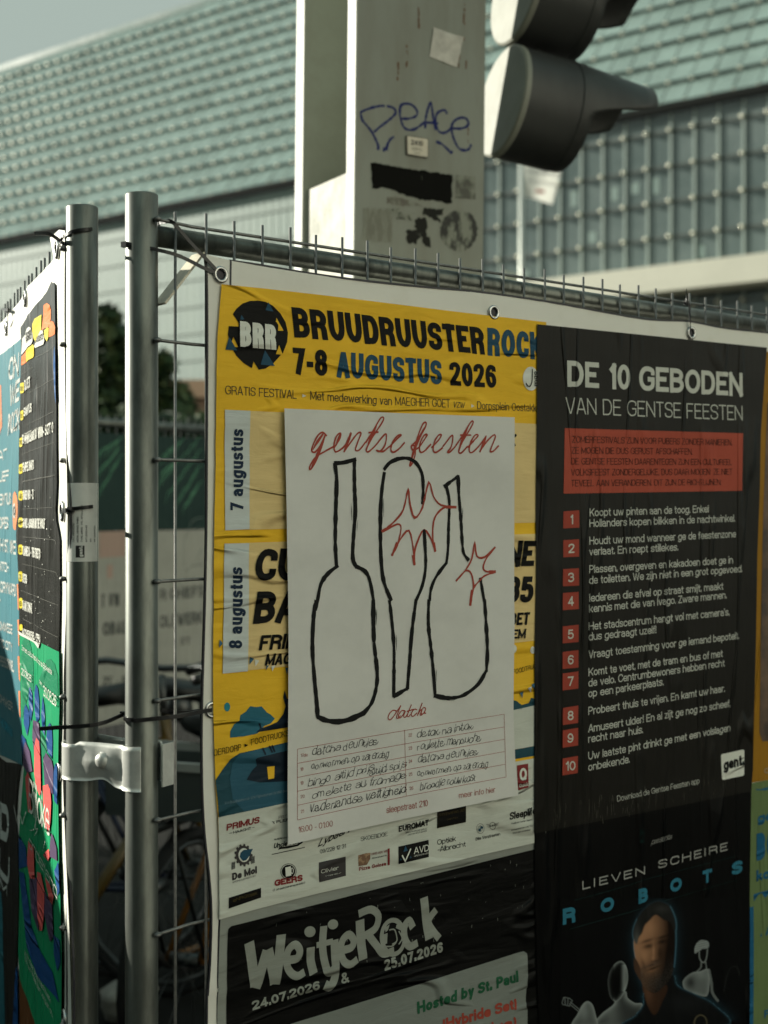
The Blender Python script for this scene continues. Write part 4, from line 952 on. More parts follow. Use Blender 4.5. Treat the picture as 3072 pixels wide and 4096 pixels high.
for i in range(mm+1):
    for k in range(n):
        a = math.pi*i/mm; b = 2*math.pi*k/n; rr = .085*(1+.28*noise.noise(Vector((math.cos(b)*2, math.sin(b)*2, i*.5))))*(1.0 if i > 5 else .45+.11*i)
        vs.append((gp.x+.02+rr*math.sin(a)*math.cos(b), gp.y+rr*math.sin(a)*math.sin(b), max(0.002, .055+.07*math.cos(a))))
m.add(vs, [(i*n+k, (i+1)*n+k, (i+1)*n+(k+1) % n, i*n+(k+1) % n) for i in range(mm) for k in range(n)], 0, True)
pb = m.build('shopping_bag', material('pale_bag', (.33, .31, .27), .6, bump=.6, bscale=(30, 30, 30), bdist=.01)); tag(pb, 'crumpled pale shopping bag standing on the ground between the two posts', 'bag')
# ------------------------------------------------------------------ posters on the right banner
def surfR(off, rel=None): return Surf(FR, off, (lambda a, z: reliefR(a, z)+(rel(a, z) if rel else 0)), GR)
def sheet(S, left, right, layer=0, name='poster', mat=None, label='', top=None, bottom=None):
    A = Art(S, layer); P = [S.pt(*p) for p in left]
    if bottom: P += [S.pt(*p) for p in bottom]
    P += [S.pt(*p) for p in reversed(right)]
    if top: P += [S.pt(*p) for p in top]
    A._add(P, [range(len(P))]); o = A.build(name, mat); return tag(o, label, 'poster')
K_ = .0021
ink = paper('black_ink', (.0045, .0045, .004), .5); whitep = paper('paper_white', (.72, .73, .66), .6); redink = paper('red_ink', (.33, .06, .04), .6)
# --- festival poster, its white darkened to stand for weaker light low down (lowest layer)
S1 = surfR(.0018)
grey = paper('poster_white_dimmed', (.28, .295, .265), .6)
weit = sheet(S1, [('B6', 38, 560), ('B6', 36, 700), ('B6', 30, 900), ('B6', 22, 1163), ('B6', 18, 1500)], [('B6', 1640, 180), ('B6', 1640, 700), ('B6', 1620, 1400)], 0, 'festival_poster', grey, 'black and dimmed white festival poster with big wavy white lettering, below the yellow poster')
A = Art(S1); A.poly('B6', [(74, 715), (76, 695), (90, 681), (600, 552), (1100, 422), (1660, 284), (1640, 1400), (62, 1560), (66, 1150)]); A.build('black_field', paper('poster_black', (.0035, .0035, .0033), .42, bump=.8), weit)
A = Art(S1, 2)
W = 46
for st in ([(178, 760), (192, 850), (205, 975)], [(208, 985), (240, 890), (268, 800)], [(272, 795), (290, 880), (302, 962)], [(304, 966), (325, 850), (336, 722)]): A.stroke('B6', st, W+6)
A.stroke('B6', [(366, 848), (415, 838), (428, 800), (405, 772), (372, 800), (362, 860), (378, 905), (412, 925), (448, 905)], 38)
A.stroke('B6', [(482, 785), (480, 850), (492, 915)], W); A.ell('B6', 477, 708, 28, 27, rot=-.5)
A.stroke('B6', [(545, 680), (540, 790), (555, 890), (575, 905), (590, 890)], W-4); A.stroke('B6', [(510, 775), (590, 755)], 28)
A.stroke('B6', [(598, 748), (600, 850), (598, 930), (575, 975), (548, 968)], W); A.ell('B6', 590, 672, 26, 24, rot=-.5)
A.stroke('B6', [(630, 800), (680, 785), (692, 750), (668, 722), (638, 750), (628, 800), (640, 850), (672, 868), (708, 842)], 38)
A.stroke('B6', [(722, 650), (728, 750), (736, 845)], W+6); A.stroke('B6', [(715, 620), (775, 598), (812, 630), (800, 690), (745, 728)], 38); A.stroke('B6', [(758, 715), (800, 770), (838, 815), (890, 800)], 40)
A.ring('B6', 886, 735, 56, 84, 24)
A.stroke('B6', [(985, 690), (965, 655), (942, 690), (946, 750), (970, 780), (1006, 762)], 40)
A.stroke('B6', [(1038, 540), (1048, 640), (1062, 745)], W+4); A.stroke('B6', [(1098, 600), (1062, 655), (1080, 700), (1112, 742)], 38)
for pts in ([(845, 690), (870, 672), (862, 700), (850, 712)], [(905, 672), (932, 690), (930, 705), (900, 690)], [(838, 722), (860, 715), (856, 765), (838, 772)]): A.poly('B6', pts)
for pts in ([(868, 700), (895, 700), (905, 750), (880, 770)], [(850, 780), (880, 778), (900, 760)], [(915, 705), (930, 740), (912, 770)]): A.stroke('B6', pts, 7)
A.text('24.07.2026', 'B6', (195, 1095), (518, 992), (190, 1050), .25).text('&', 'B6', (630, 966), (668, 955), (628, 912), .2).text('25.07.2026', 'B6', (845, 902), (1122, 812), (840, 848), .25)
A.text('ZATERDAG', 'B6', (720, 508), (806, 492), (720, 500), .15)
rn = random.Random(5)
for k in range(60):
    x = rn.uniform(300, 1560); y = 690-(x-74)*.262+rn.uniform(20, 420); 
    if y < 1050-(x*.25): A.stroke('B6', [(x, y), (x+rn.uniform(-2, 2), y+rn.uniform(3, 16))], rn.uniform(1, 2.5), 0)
A.build('lettering', paper('dimmed_white_print', (.27, .285, .25), .55), weit)  # white lettering coloured grey for the dimmer light
A = Art(S1, 2); A.poly('B6', [(330, 1176), (600, 1095), (1100, 938), (1490, 812), (1525, 803), (1543, 815), (1546, 840), (1546, 1500), (300, 1600)]); card = A.build('card', paper('card_grey', (.20, .22, .20), .6), weit)
A = Art(S1, 3); A.text('Hosted by St. Paul', 'B6', (1003, 1112), (1488, 957), (1000, 1052), .26, .12); A.build('green_line', paper('green_ink', (.02, .10, .05), .6), weit)
A = Art(S1, 3); A.text('(Hybride Set)', 'B6', (1130, 1192), (1488, 1087), (1128, 1136), .26, .12).text('(Live)', 'B6', (1300, 1220), (1488, 1172), (1300, 1170), .26); A.build('red_line', redink, weit)
# --- yellow poster
S2 = surfR(.0032)
yel = paper('poster_yellow', (.85, .50, .03), .5)
ylw_left = [('FD', 478, 614), ('FD', 470, 720), ('FD', 467, 800), ('FD', 466, 1000), ('FD', 462, 1150), ('FD', 459, 1450), ('FD', 461, 1560), ('FD', 465, 1690), ('FD', 470, 1765), ('FD', 476, 1890), ('FD', 477, 1985)]
ybot = [('B6', 200, 596), ('B6', 500, 520), ('B6', 900, 428), ('B6', 1300, 330), ('B6', 1640, 254)]
yellow = sheet(S2, ylw_left, [('A4', 1641, 342), ('B6', 1660, 250)], 0, 'concert_poster', yel, 'wrinkled yellow festival poster with black and blue headline, partly covered by the pale bottle poster', top=[('A4', 1200, 290), ('A4', 700, 228), ('A4', 300, 182)], bottom=ybot[:-1])
A = Art(S2); A.text('BRUUDRUUSTER', 'A4', (447, 414), (1353, 497), (430, 268), .235, .11).text('7-8', 'A4', (443, 589), (604, 600), (438, 460), .235, .12).text('2026', 'A4', (1184, 643), (1403, 656), (1180, 528), .225, .12); A.build('headline', ink, yellow)
M_nv = paper('blue_ink', (.022, .075, .125), .5); A = Art(S2); A.text('ROCK', 'A4', (1364, 500), (1622, 522), (1360, 366), .235, .11).text('AUGUSTUS', 'A4', (648, 604), (1145, 640), (645, 480), .225, .11); A.build('blue_headline', M_nv, yellow)
A = Art(S2); A.text('GRATIS FESTIVAL', 'A4', (117, 684), (456, 706), (116, 642), .10).text('Met medewerking van', 'A4', (522, 710), (908, 736), (521, 668), .10).text('MAEGHER GOET', 'A4', (924, 736), (1182, 747), (923, 696), .09).text('VZW', 'A4', (1196, 746), (1250, 750), (1196, 718), .12, slant=.2).text('Dorpsplein Oostakker', 'A4', (1312, 755), (1622, 768), (1311, 717), .10); A.build('small_print', paper('dark_navy_ink', (.025, .03, .035), .5), yellow)
A = Art(S2); A.poly('A4', [(483, 682), (502, 692), (483, 699)]); A.poly('A4', [(1283, 731), (1299, 740), (1283, 747)]); A.ell('A4', 1566, 610, 38, 57)
A.ell('B5', 128, 1225, 13, 20); A.ell('B5', 221, 1230, 12, 18); A.build('white_marks', whitep, yellow)
A = Art(S2, 2); A.stroke('A4', [(1572, 565), (1570, 625), (1555, 648), (1540, 632)], 6); A.text('mgo', 'A4', (1596, 645), (1594, 575), (1578, 645), .2); A.build('white_mark_print', ink, yellow)
lg = Art(S2); lg.poly('E3', [(265, 355), (310, 285), (390, 215), (490, 180), (600, 175), (700, 190), (800, 245), (900, 350), (965, 460), (1000, 600), (990, 720), (930, 875), (840, 885), (905, 895), (800, 1010), (700, 1075), (605, 1092), (540, 980), (515, 1072), (400, 1000), (310, 905), (250, 790), (340, 790), (275, 655), (235, 760), (200, 620), (212, 512), (340, 520), (350, 480)])
lo_ = lg.build('logo_disc', ink, yellow)
A = Art(S2, 2); [A.poly('E3', q) for q in ([(842, 405), (937, 573), (862, 575), (815, 560)], [(878, 768), (925, 890), (835, 885)])]; A.build('logo_cut', yel, yellow)
A = Art(S2, 2); [A.poly('E3', q) for q in ([(735, 195), (800, 320), (695, 302)], [(375, 363), (412, 422), (356, 442)], [(215, 655), (322, 838), (168, 825)], [(690, 832), (818, 1042), (630, 1025)])]; A.build('logo_triangle', M_nv, yellow)
A = Art(S2, 3); A.poly('E3', [(340, 425), (840, 460), (865, 500), (845, 850), (345, 800)]); A.build('logo_shadow', ink, yellow)
A = Art(S2, 4); A.text('BRR', 'E3', (358, 785), (838, 832), (350, 437), .235, .10, wy=.75); A.build('logo_lettering', whitep, yellow)
beige = paper('poster_beige', (.76, .57, .26), .55)
A = Art(S2); A.mpoly([('B3', 180, 72), ('B3', 180, 960), ('B5', 240, 603), ('B5', 243, 118)]); A.mpoly([('B3', 175, 1058), ('B3', 162, 2012), ('B5', 236, 1183), ('B5', 240, 658)]); A.build('beige_panel', beige, yellow)
A = Art(S2, 2); A.poly('B3', [(180, 72), (180, 960), (358, 950), (366, 80)]); A.poly('B3', [(175, 1058), (161, 2015), (347, 1998), (357, 1055)]); A.build('date_tab', paper('tab_white', (.60, .64, .62), .55), yellow)
A = Art(S2, 3); A.text('7 augustus', 'B3', (312, 815), (316, 218), (216, 812), .2, .13).text('8 augustus', 'B3', (302, 1830), (308, 1235), (203, 1828), .2, .13); A.build('date_lettering', paper('navy_ink', (.014, .03, .06), .5), yellow)
A = Art(S2, 3)
for t, v, bl, br, tl, wd in (('CUS', 'B3', (388, 1335), (860, 1330), (398, 1092), .24), ('BAR', 'B3', (380, 1650), (860, 1630), (392, 1408), .24), ('FRIN', 'B3', (425, 1845), (700, 1828), (432, 1732), .23), ('MAG', 'B3', (468, 1957), (655, 1945), (478, 1872), .23),
    ('NE', 'B5', (80, 822), (222, 818), (84, 692), .24), ('35', 'B5', (84, 1000), (216, 997), (88, 866), .24), ('BET', 'B5', (102, 1110), (198, 1105), (105, 1047), .23), ('EEM', 'B5', (84, 1177), (180, 1171), (86, 1130), .23), ('K', 'B5', (90, 228), (130, 230), (92, 165), .24)):
    A.text(t, v, bl, br, tl, wd, .1, slant=.12)
A.build('act_lettering', ink, yellow)
A = Art(S2, 3); [A.poly(v, q) for v, q in (('B4', [(138, 105), (160, 135), (132, 168)]), ('B4', [(360, 235), (392, 248), (356, 290)]), ('B4', [(482, 300), (500, 295), (478, 335)]), ('B4', [(622, 315), (642, 312), (636, 368)]), ('B5', [(155, 1440), (172, 1432), (166, 1466)]), ('B5', [(212, 1400), (229, 1392), (228, 1424)]))]
A.build('blue_pennant', paper('pennant_blue', (.05, .14, .22), .5), yellow)
A = Art(S2, 3); [A.poly(v, q) for v, q in (('B4', [(397, 252), (428, 262), (400, 305)]), ('B4', [(518, 302), (548, 296), (526, 342)]), ('B5', [(194, 1418), (214, 1408), (208, 1438)]))]; A.build('white_pennant', whitep, yellow)
A = Art(S2); A.poly('B4', [(218, 830), (222, 780), (250, 730), (290, 705), (296, 665), (335, 640), (368, 598), (410, 605), (452, 600), (492, 645), (520, 660), (550, 690), (520, 725), (470, 745), (420, 800), (320, 820)]); A.build('tree_print', paper('teal_ink', (.03, .14, .20), .5), yellow)
A = Art(S2); A.ell('B4', 198, 604, 22, 33); A.build('balloon_print', paper('balloon_teal', (.03, .25, .30), .4), yellow)
A = Art(S2, 2); A.poly('B4', [(408, 790), (440, 762), (510, 740), (565, 715), (612, 655), (627, 600), (608, 530), (618, 480), (634, 540), (700, 560), (700, 745)]); A.stroke('B4', [(434, 725), (446, 765)], 14, 0); A.build('roof_print', paper('roof_ink', (.012, .022, .035), .5), yellow)
A = Art(S2, 3); A.text('DERDORP', 'B4', (98, 966), (298, 922), (98, 918), .11).text('FOODTRUCKS', 'B4', (372, 886), (648, 816), (370, 840), .11).text('FOODTRUCK', 'B5', (122, 1350), (250, 1316), (122, 1326), .12); A.poly('B4', [(322, 874), (350, 884), (325, 898)]); A.build('strip_lettering', ink, yellow)
A = Art(S2); A.poly('B4', [(112, 1145), (160, 1072), (225, 988), (290, 946), (480, 903), (720, 845), (720, 1290), (640, 1310), (135, 1418), (128, 1300)]); A.build('hill_print', paper('hill_ink', (.022, .075, .10), .5), yellow)
A = Art(S2, 2); A.poly('B4', [(215, 1130), (235, 1020), (290, 950), (480, 905), (640, 870), (640, 1308), (320, 1375), (235, 1280)]); A.build('glow_print', paper('glow_ink', (.03, .105, .155), .5), yellow)
A = Art(S2, 3); A.poly('B4', [(338, 1140), (380, 1070), (415, 1035), (405, 992), (420, 978), (640, 925), (640, 1150), (440, 1160)]); [A.stroke('B4', q, 13, 0) for q in ([(455, 905), (480, 955)], [(505, 890), (530, 940)], [(525, 885), (548, 935)])]; A.build('house_print', paper('roof_ink', (.012, .022, .035), .5), yellow)
A = Art(S2, 4); A.poly('B4', [(487, 1045), (543, 1038), (540, 1130), (497, 1136)]); A.build('window_print', yel, yellow)
A = Art(S2, 3); A.text('V.U. Bruudruusterrock VZW Pijphoekstraat 34 9041 Gent', 'B4', (177, 1322), (640, 1228), (176, 1302), .08); A.build('imprint', paper('pale_ink', (.20, .28, .32), .5), yellow)
A = Art(S2); A.poly('B5', [(90, 1470), (140, 1480), (165, 1500), (200, 1490), (212, 1465), (238, 1470), (240, 1510), (90, 1530)]); A.poly('B5', [(100, 1724), (240, 1700), (240, 1748), (100, 1772)]); A.build('blue_field', paper('hill_ink', (.022, .075, .10), .5), yellow)
A = Art(S2); A.mpoly([('B4', 131, 1418), ('B4', 137, 1600), ('B6', 30, 648)]+[(v_, x_, y_+5) for v_, x_, y_ in ybot]+[('B5', 250, 1758), ('B5', 100, 1786), ('B4', 700, 1295)]); A.mpoly([('B5', 90, 1532), ('B5', 90, 1725), ('B5', 250, 1698), ('B5', 250, 1498)]); A.build('sponsor_field', paper('sponsor_white', (.60, .62, .55), .6), yellow)
A = Art(S2, 2)
A.text('PRIMUS', 'E5', (135, 222), (535, 128), (138, 138), .25, .1); A.text('GEERS', 'E5', (722, 906), (1070, 836), (720, 826), .3, .06)
A.poly('B5', [(142, 1797), (197, 1788), (196, 1905), (142, 1920)]); A.text('Pizza Golosa', 'E6', (175, 692), (395, 646), (175, 660), .24).text('0483 400 148', 'E6', (278, 562), (410, 536), (278, 542), .14); A.poly('E6', [(413, 507), (430, 503), (430, 640), (413, 645)]); A.build('sponsor_red', paper('sponsor_red', (.22, .03, .03), .6), yellow)
A = Art(S2, 2)
for t, v, bl, br, tl, wd, sl_2 in (('HAACHT', 'E5', (218, 260), (440, 206), (217, 228), .22, 0), ('FRIT', 'E5', (778, 79), (880, 57), (777, 45), .1, 0), ("'t PLEIN", 'E5', (700, 143), (920, 100), (699, 106), .22, 0), ('AMERICAN BAR', 'E5', (722, 341), (950, 302), (721, 320), .2, 0), ("Uncle Sam's", 'E5', (712, 442), (1062, 370), (712, 378), .2, .3), ('Lybaert', 'E5', (1250, 425), (1640, 240), (1270, 330), .17, .45),
    ('09/228 12 31', 'E5', (1280, 502), (1600, 430), (1278, 452), .12, 0), ('streekbierenspecialist!', 'E5', (742, 955), (1096, 868), (742, 928), .14, .1), ('d', 'E5', (697, 966), (720, 960), (697, 935), .14, .1), ('SKOEBIDOE', 'E6', (188, 444), (412, 400), (187, 408), .1, 0), ('EUROMAT', 'E6', (504, 369), (752, 312), (503, 318), .23, 0),
    ('VERHUUR-VERKOOP-SERVICE', 'E6', (560, 382), (740, 346), (560, 370), .13, 0), ('LOCATION-VENTE-SERVICE', 'E6', (578, 400), (740, 364), (578, 388), .13, 0), ('Optiek', 'E6', (823, 476), (978, 442), (823, 432), .13, 0), ('-Albrecht', 'E6', (826, 535), (1060, 487), (824, 492), .13, 0), ('Bilia Verstraeten', 'E6', (1142, 440), (1345, 396), (1142, 414), .15, 0),
    ('Sleeplife', 'E6', (1424, 270), (1632, 222), (1422, 205), .19, 0), ('Voelbaar beter slapen', 'E6', (1438, 306), (1612, 270), (1438, 290), .15, 0), ('Antwerpsesteenweg 1124', 'E6', (1438, 360), (1616, 320), (1438, 346), .15, 0), ('9041 Gent-Oostakker', 'E6', (1452, 386), (1598, 354), (1452, 372), .15, 0), ('MINI', 'E6', (1267, 326), (1303, 318), (1267, 312), .2, 0), ('Sint-Laurentiuslaan 20c', 'E6', (282, 592), (405, 566), (282, 580), .15, 0)):
    A.text(t, v, bl, br, tl, wd, .12, slant=sl_2)
A.stroke('E5', [(170, 254), (205, 246)], 5, 0); A.stroke('E5', [(452, 184), (482, 177)], 5, 0); A.poly('E5', [(765, 460), (790, 425), (860, 415), (1000, 390), (1055, 355), (1070, 340), (1068, 370), (1010, 410), (880, 440), (800, 445)]); A.stroke('E5', [(690, 513), (1095, 425)], 9, 0)
A.ring('E6', 1182, 340, 32, 40, 3); A.ring('E6', 1182, 340, 18, 23, 2.5); A.ring('E6', 1285, 318, 24, 30, 3.5)
for k in range(3): A.stroke('E6', [(1232+6*k, 308+11*k), (1262, 303+11*k)], 3, 0); A.stroke('E6', [(1308, 300+9*k), (1337-6*k, 291+10*k)], 3, 0)
A.ell('E5', 895, 722, 82, 82); A.ring('E5', 895, 722, 96, 96, 6)
A.poly('E6', [(823, 195), (1062, 148), (1062, 288), (823, 338)]); A.poly('E6', [(503, 490), (752, 433), (752, 575), (503, 635)]); A.poly('E5', [(155, 1042), (555, 920), (555, 1040), (155, 1176)]); A.build('sponsor_black', ink, yellow)
A = Art(S2, 3)
A.poly('E5', [(852, 672), (920, 655), (928, 770), (860, 785)]); A.ring('E5', 938, 712, 14, 34, 9); A.text('AVD', 'E6', (628, 551), (752, 522), (628, 496), .15); A.text('VERZEKERINGEN', 'E6', (628, 574), (750, 546), (628, 562), .12); A.stroke('E6', [(530, 560), (556, 610), (602, 505)], 13, 0)
A.text('Q', 'B5', (152, 1875), (188, 1868), (152, 1812), .22).text('Quick', 'B5', (148, 1906), (192, 1896), (148, 1888), .2); A.build('sponsor_white_print', whitep, yellow)
A = Art(S2, 2); A.poly('E5', [(1270, 612), (1602, 540), (1602, 775), (1272, 856)]); A.text('De Mol', 'E5', (202, 832), (495, 745), (200, 742), .27, .08).text('GRONDWERKEN BV', 'E5', (202, 866), (494, 780), (202, 846), .15)
gear = []
for k in range(26): t = 2*math.pi*k/26; rr = 1.0 if k % 2 else 1.18; [gear.append((342+96*rr*math.cos(t+d_), 522+118*rr*math.sin(t+d_))) for d_ in (-.09, .09)]
A.poly('E5', gear)
for (x0, y0) in ((200, 610), (440, 540)):
    for k in range(4): A.stroke('E5', [(x0+12*k, y0-4*k), (x0-2+12*k, y0+90-5*k)], 8, 0)
A.build('sponsor_brown', paper('sponsor_brown', (.055, .05, .05), .6), yellow)
A = Art(S2, 3); A.ell('E5', 345, 520, 68, 85); A.text('Olivier', 'E5', (1295, 747), (1512, 697), (1294, 700), .13).text('interieur', 'E5', (1350, 785), (1545, 742), (1350, 770), .13); A.build('sponsor_white_print', whitep, yellow)
A = Art(S2, 4); A.poly('E5', [(290, 540), (300, 490), (340, 455), (400, 450), (455, 440), (415, 520), (370, 580), (330, 590)]); A.poly('E6', [(1182, 317), (1200, 322), (1200, 340), (1182, 340)]); A.poly('E6', [(1164, 340), (1182, 340), (1182, 363), (1168, 358)]); A.poly('E6', [(556, 478), (575, 520), (538, 532)]); A.poly('E6', [(597, 565), (607, 580), (590, 585)]); A.poly('E6', [(515, 583), (527, 598), (505, 603)]); A.build('sponsor_blue', M_nv, yellow)
A = Art(S2, 3); A.text('Schrijnwerken Jeff', 'E6', (836, 240), (1050, 195), (836, 212), .1).text('0484/754', 'E6', (900, 272), (990, 252), (900, 258), .12); A.stroke('E6', [(828, 200), (828, 332), (1058, 284), (1058, 152)], 3, 0); A.text('eNRGtask', 'E5', (205, 1095), (505, 1000), (204, 1050), .16); A.build('sponsor_gold', paper('gold_ink', (.06, .045, .015), .5), yellow)
A = Art(S2, 2); A.poly('E6', [(169, 562), (230, 545), (272, 540), (268, 590), (240, 640), (170, 652)]); A.build('pizza_print', material('pizza_print', (.16, .08, .04), .6, var_col=(.35, .22, .12), vscale=160, vlo=.5, vhi=.6), yellow)
# --- robot show poster
S3 = surfR(.0042)
pblack = paper('poster_deep_black', (.0012, .0013, .0013), .38, 'v', bump=.4)
rob = sheet(S3, [('B8', 64, 420), ('B8', 66, 900), ('B8', 78, 1400), ('B8', 92, 1785), ('B8', 98, 2100)], [('B8', 1545, 150), ('B8', 1536, 985), ('B8', 1532, 1785), ('B8', 1530, 2000)], 0, 'show_poster', pblack, 'black show poster with blue spaced lettering, a bearded man and white robots, bottom right')
A = Art(S3, 2.2); sq = [(385, 868), (812, 762), (905, 724), (1380, 598)]
A.text('LIEVEN', 'B8', sq[0], sq[1], (385, 808), .17, .95).text('SCHEIRE', 'B8', sq[2], sq[3], (905, 666), .17, .95); A.text('presents', 'B8', (856, 560), (990, 520), (858, 522), .07, slant=.4, hand=.5); A.build('lettering', paper('soft_white', (.34, .34, .32), .6, 'v'), rob)
A = Art(S3, 2.2)
for ch, bl, br, tl in (('R', (252, 1108), (338, 1086), (252, 996)), ('O', (508, 1030), (598, 1006), (508, 930)), ('B', (768, 965), (832, 948), (768, 862)), ('O', (985, 890), (1064, 868), (985, 796)), ('T', (1208, 830), (1274, 812), (1208, 738)), ('S', (1410, 772), (1480, 752), (1410, 680))): A.text(ch, 'B8', bl, br, tl, .3)
A.build('blue_lettering', paper('robot_blue', (.03, .17, .25), .5, 'v'), rob)
A = Art(S3, 2.2); A.stroke('B8', [(330, 940), (720, 830), (800, 800), (1430, 640)], 2, 0); A.stroke('B8', [(300, 1135), (790, 995)], 2, 0); A.stroke('B8', [(940, 945), (1440, 800)], 2, 0)
for k in range(9): A.stroke('B8', [(778, 462+10*k), (790+14*math.sin(k), 460+10*k)], 3, 0); A.stroke('B8', [(798, 458+10*k), (806, 456+10*k)], 2, 0)
A.build('teal_line', paper('teal_line', (.01, .05, .045), .5), rob)
import numpy as np
def sdf(P, X, Y, closed=True):                            # distance to an outline, negative inside
    P = np.array(P, float); Q = np.roll(P, -1, 0); D = np.full(X.shape, 1e9); ins = np.zeros(X.shape, bool)
    for k in range(len(P) if closed else len(P)-1):
        a, b = P[k], Q[k]; e_ = b-a; t = np.clip(((X-a[0])*e_[0]+(Y-a[1])*e_[1])/(e_@e_+1e-9), 0, 1); D = np.minimum(D, np.hypot(X-a[0]-t*e_[0], Y-a[1]-t*e_[1]))
        if closed: ins ^= ((a[1] > Y) != (b[1] > Y)) & (X < (b[0]-a[0])*(Y-a[1])/(b[1]-a[1]+1e-9)+a[0])
    return np.where(ins, -D, D)
def smooth(P, closed=True): return [(p.x, p.y) for p in catmull([(x, y, 0) for x, y in P], 5, closed)]
def photo_print(S, v, box, nx, ny, fn, name, parent):
    xs, ys = np.linspace(box[0], box[2], nx), np.linspace(box[1], box[3], ny); X, Y = np.meshgrid(xs, ys); RGB = np.clip(fn(X, Y), 0, 1)
    co = []
    for y in ys:
        for x in xs: a, z = S.fr.inv(*V(v, x, y), S.off); co.append(S.fr.pos(a, z, S.off+.0006+reliefR(a, z)))
    me = bpy.data.meshes.new(name); me.from_pydata(co, [], [(j*nx+i, j*nx+nx+i, j*nx+nx+i+1, j*nx+i+1) for j in range(ny-1) for i in range(nx-1)])
    at_ = me.color_attributes.new('print', 'FLOAT_COLOR', 'POINT'); at_.data.foreach_set('color', np.dstack([RGB, np.ones(X.shape)]).astype(np.float32).ravel())
    me.polygons.foreach_set('use_smooth', [True]*len(me.polygons))
    m = material('photo_print', (.01, .01, .01), .42, spec=.1); an = nd(m.node_tree, 'ShaderNodeAttribute', attribute_name='print'); m.node_tree.links.new(an.outputs['Color'], m.node_tree.nodes['Principled BSDF'].inputs['Base Color'])
    me.materials.append(m); return mk(name, me, parent)
def show_print(X, Y):
    g_ = lambda x, y, sx, sy=None, r=0: np.exp(-(((X-x)*math.cos(r)+(Y-y)*math.sin(r))/sx)**2-((-(X-x)*math.sin(r)+(Y-y)*math.cos(r))/(sy or sx))**2)
    rs = np.random.RandomState(3); nz_ = rs.rand(*X.shape)-.5
    out = np.zeros(X.shape+(3,)); out[:] = (.0012, .0014, .0016); glow = np.array((.05, .14, .20)); white = np.array((.26, .29, .285))
    def paint(mask, col): out[:] = out*(1-mask[..., None])+np.array(col)*mask[..., None] if np.ndim(col) == 1 else out*(1-mask[..., None])+col*mask[..., None]
    soft = lambda d, w_=2.5: np.clip(.5-d/(2*w_), 0, 1)
    head = smooth([(748, 1340), (735, 1220), (760, 1110), (820, 1010), (900, 960), (975, 985), (1012, 1060), (1026, 1180), (1020, 1320), (1006, 1420), (960, 1510), (885, 1572), (815, 1540), (780, 1470)])
    coat = smooth([(690, 1800), (745, 1725), (800, 1650), (815, 1560), (1000, 1450), (1040, 1520), (1160, 1580), (1290, 1650), (1370, 1800)])
    dh = sdf(head, X, Y); dc = sdf(coat, X, Y); dm = np.minimum(dh, dc)
    out += glow*(np.exp(-np.maximum(dm, 0)/24)*.16*(Y < 1760))[..., None]                    # soft blue halo
    # left robot
    rb = smooth([(480, 1800), (520, 1715), (600, 1650), (615, 1600), (680, 1560), (695, 1605), (745, 1640), (800, 1655), (760, 1800)]); d = sdf(rb, X, Y)
    paint(soft(d), white[None, None]*(.12+.9*np.exp(d/16)+.25*g_(590, 1730, 60, 70))[..., None])
    rh = smooth([(600, 1625), (572, 1585), (560, 1490), (578, 1415), (622, 1362), (664, 1360), (692, 1415), (694, 1500), (664, 1580), (628, 1626)]); d = sdf(rh, X, Y)
    paint(soft(d), white[None, None]*(1.0*np.exp(d/7)*(.35+.65*(X > 600))+.6*np.exp(-((X-672)/16)**2)*(Y > 1380)*(Y < 1560))[..., None])
    # mixer-like robot, far left
    r3 = smooth([(320, 1800), (352, 1720), (385, 1655), (420, 1628), (455, 1650), (478, 1720), (484, 1800)]); d = sdf(r3, X, Y); paint(soft(d), white[None, None]*(.3+.7*np.exp(d/14)+.3*g_(400, 1700, 30, 60))[..., None])
    for q in ([(250, 1640), (262, 1602), (300, 1608), (320, 1625), (300, 1662), (254, 1650), (250, 1640)], [(268, 1606), (272, 1650)], [(290, 1608), (288, 1656)], [(305, 1632), (372, 1690)], [(300, 1646), (366, 1702)]): d = sdf(q, X, Y, False); paint(soft(d-2.5, 1.8), white*.55)
    # right robot
    tb_ = smooth([(1072, 1500), (1095, 1462), (1140, 1432), (1190, 1425), (1246, 1410), (1256, 1500), (1236, 1592), (1150, 1575), (1090, 1552)]); d = sdf(tb_, X, Y); paint(soft(d), white[None, None]*(.42+.55*np.exp(d/9)-.3*g_(1125, 1500, 30, 40)+.2*g_(1200, 1450, 40, 30))[..., None])
    for q, w_ in (([(1252, 1415), (1268, 1500), (1276, 1570), (1312, 1625)], 7), ([(1200, 1362), (1195, 1400), (1165, 1430)], 3), ([(1228, 1360), (1235, 1410)], 3)): d = sdf(smooth(q, False), X, Y, False)-w_; paint(soft(d), white[None, None]*(.3+.6*np.exp(d/3))[..., None])
    hh_ = smooth([(1186, 1290), (1188, 1335), (1210, 1364), (1232, 1340), (1242, 1275)], False); d = sdf(hh_, X, Y, False); paint(soft(d-3), white*.9)
    cp_ = smooth([(1155, 1300), (1156, 1262), (1175, 1228), (1205, 1212), (1246, 1222), (1248, 1262), (1205, 1272), (1176, 1292)]); d = sdf(cp_, X, Y); paint(soft(d), white[None, None]*(.75+.3*np.sin((Y+X*.25)*.42)+.3*np.exp(d/5))[..., None])
    d = sdf(smooth([(1352, 1560), (1370, 1470), (1400, 1402), (1440, 1394), (1462, 1450)], False), X, Y, False); paint(soft(d-1)*.4, white*.3)
    # coat, neck
    paint(soft(dc), np.array((.004, .0045, .005))[None, None]*(1+1.2*g_(1100, 1640, 120, 60))[..., None]); out += glow*(np.exp(dc/5)*(dc < 0)*.8*((X < 815)+.9*(X > 1010)))[..., None]
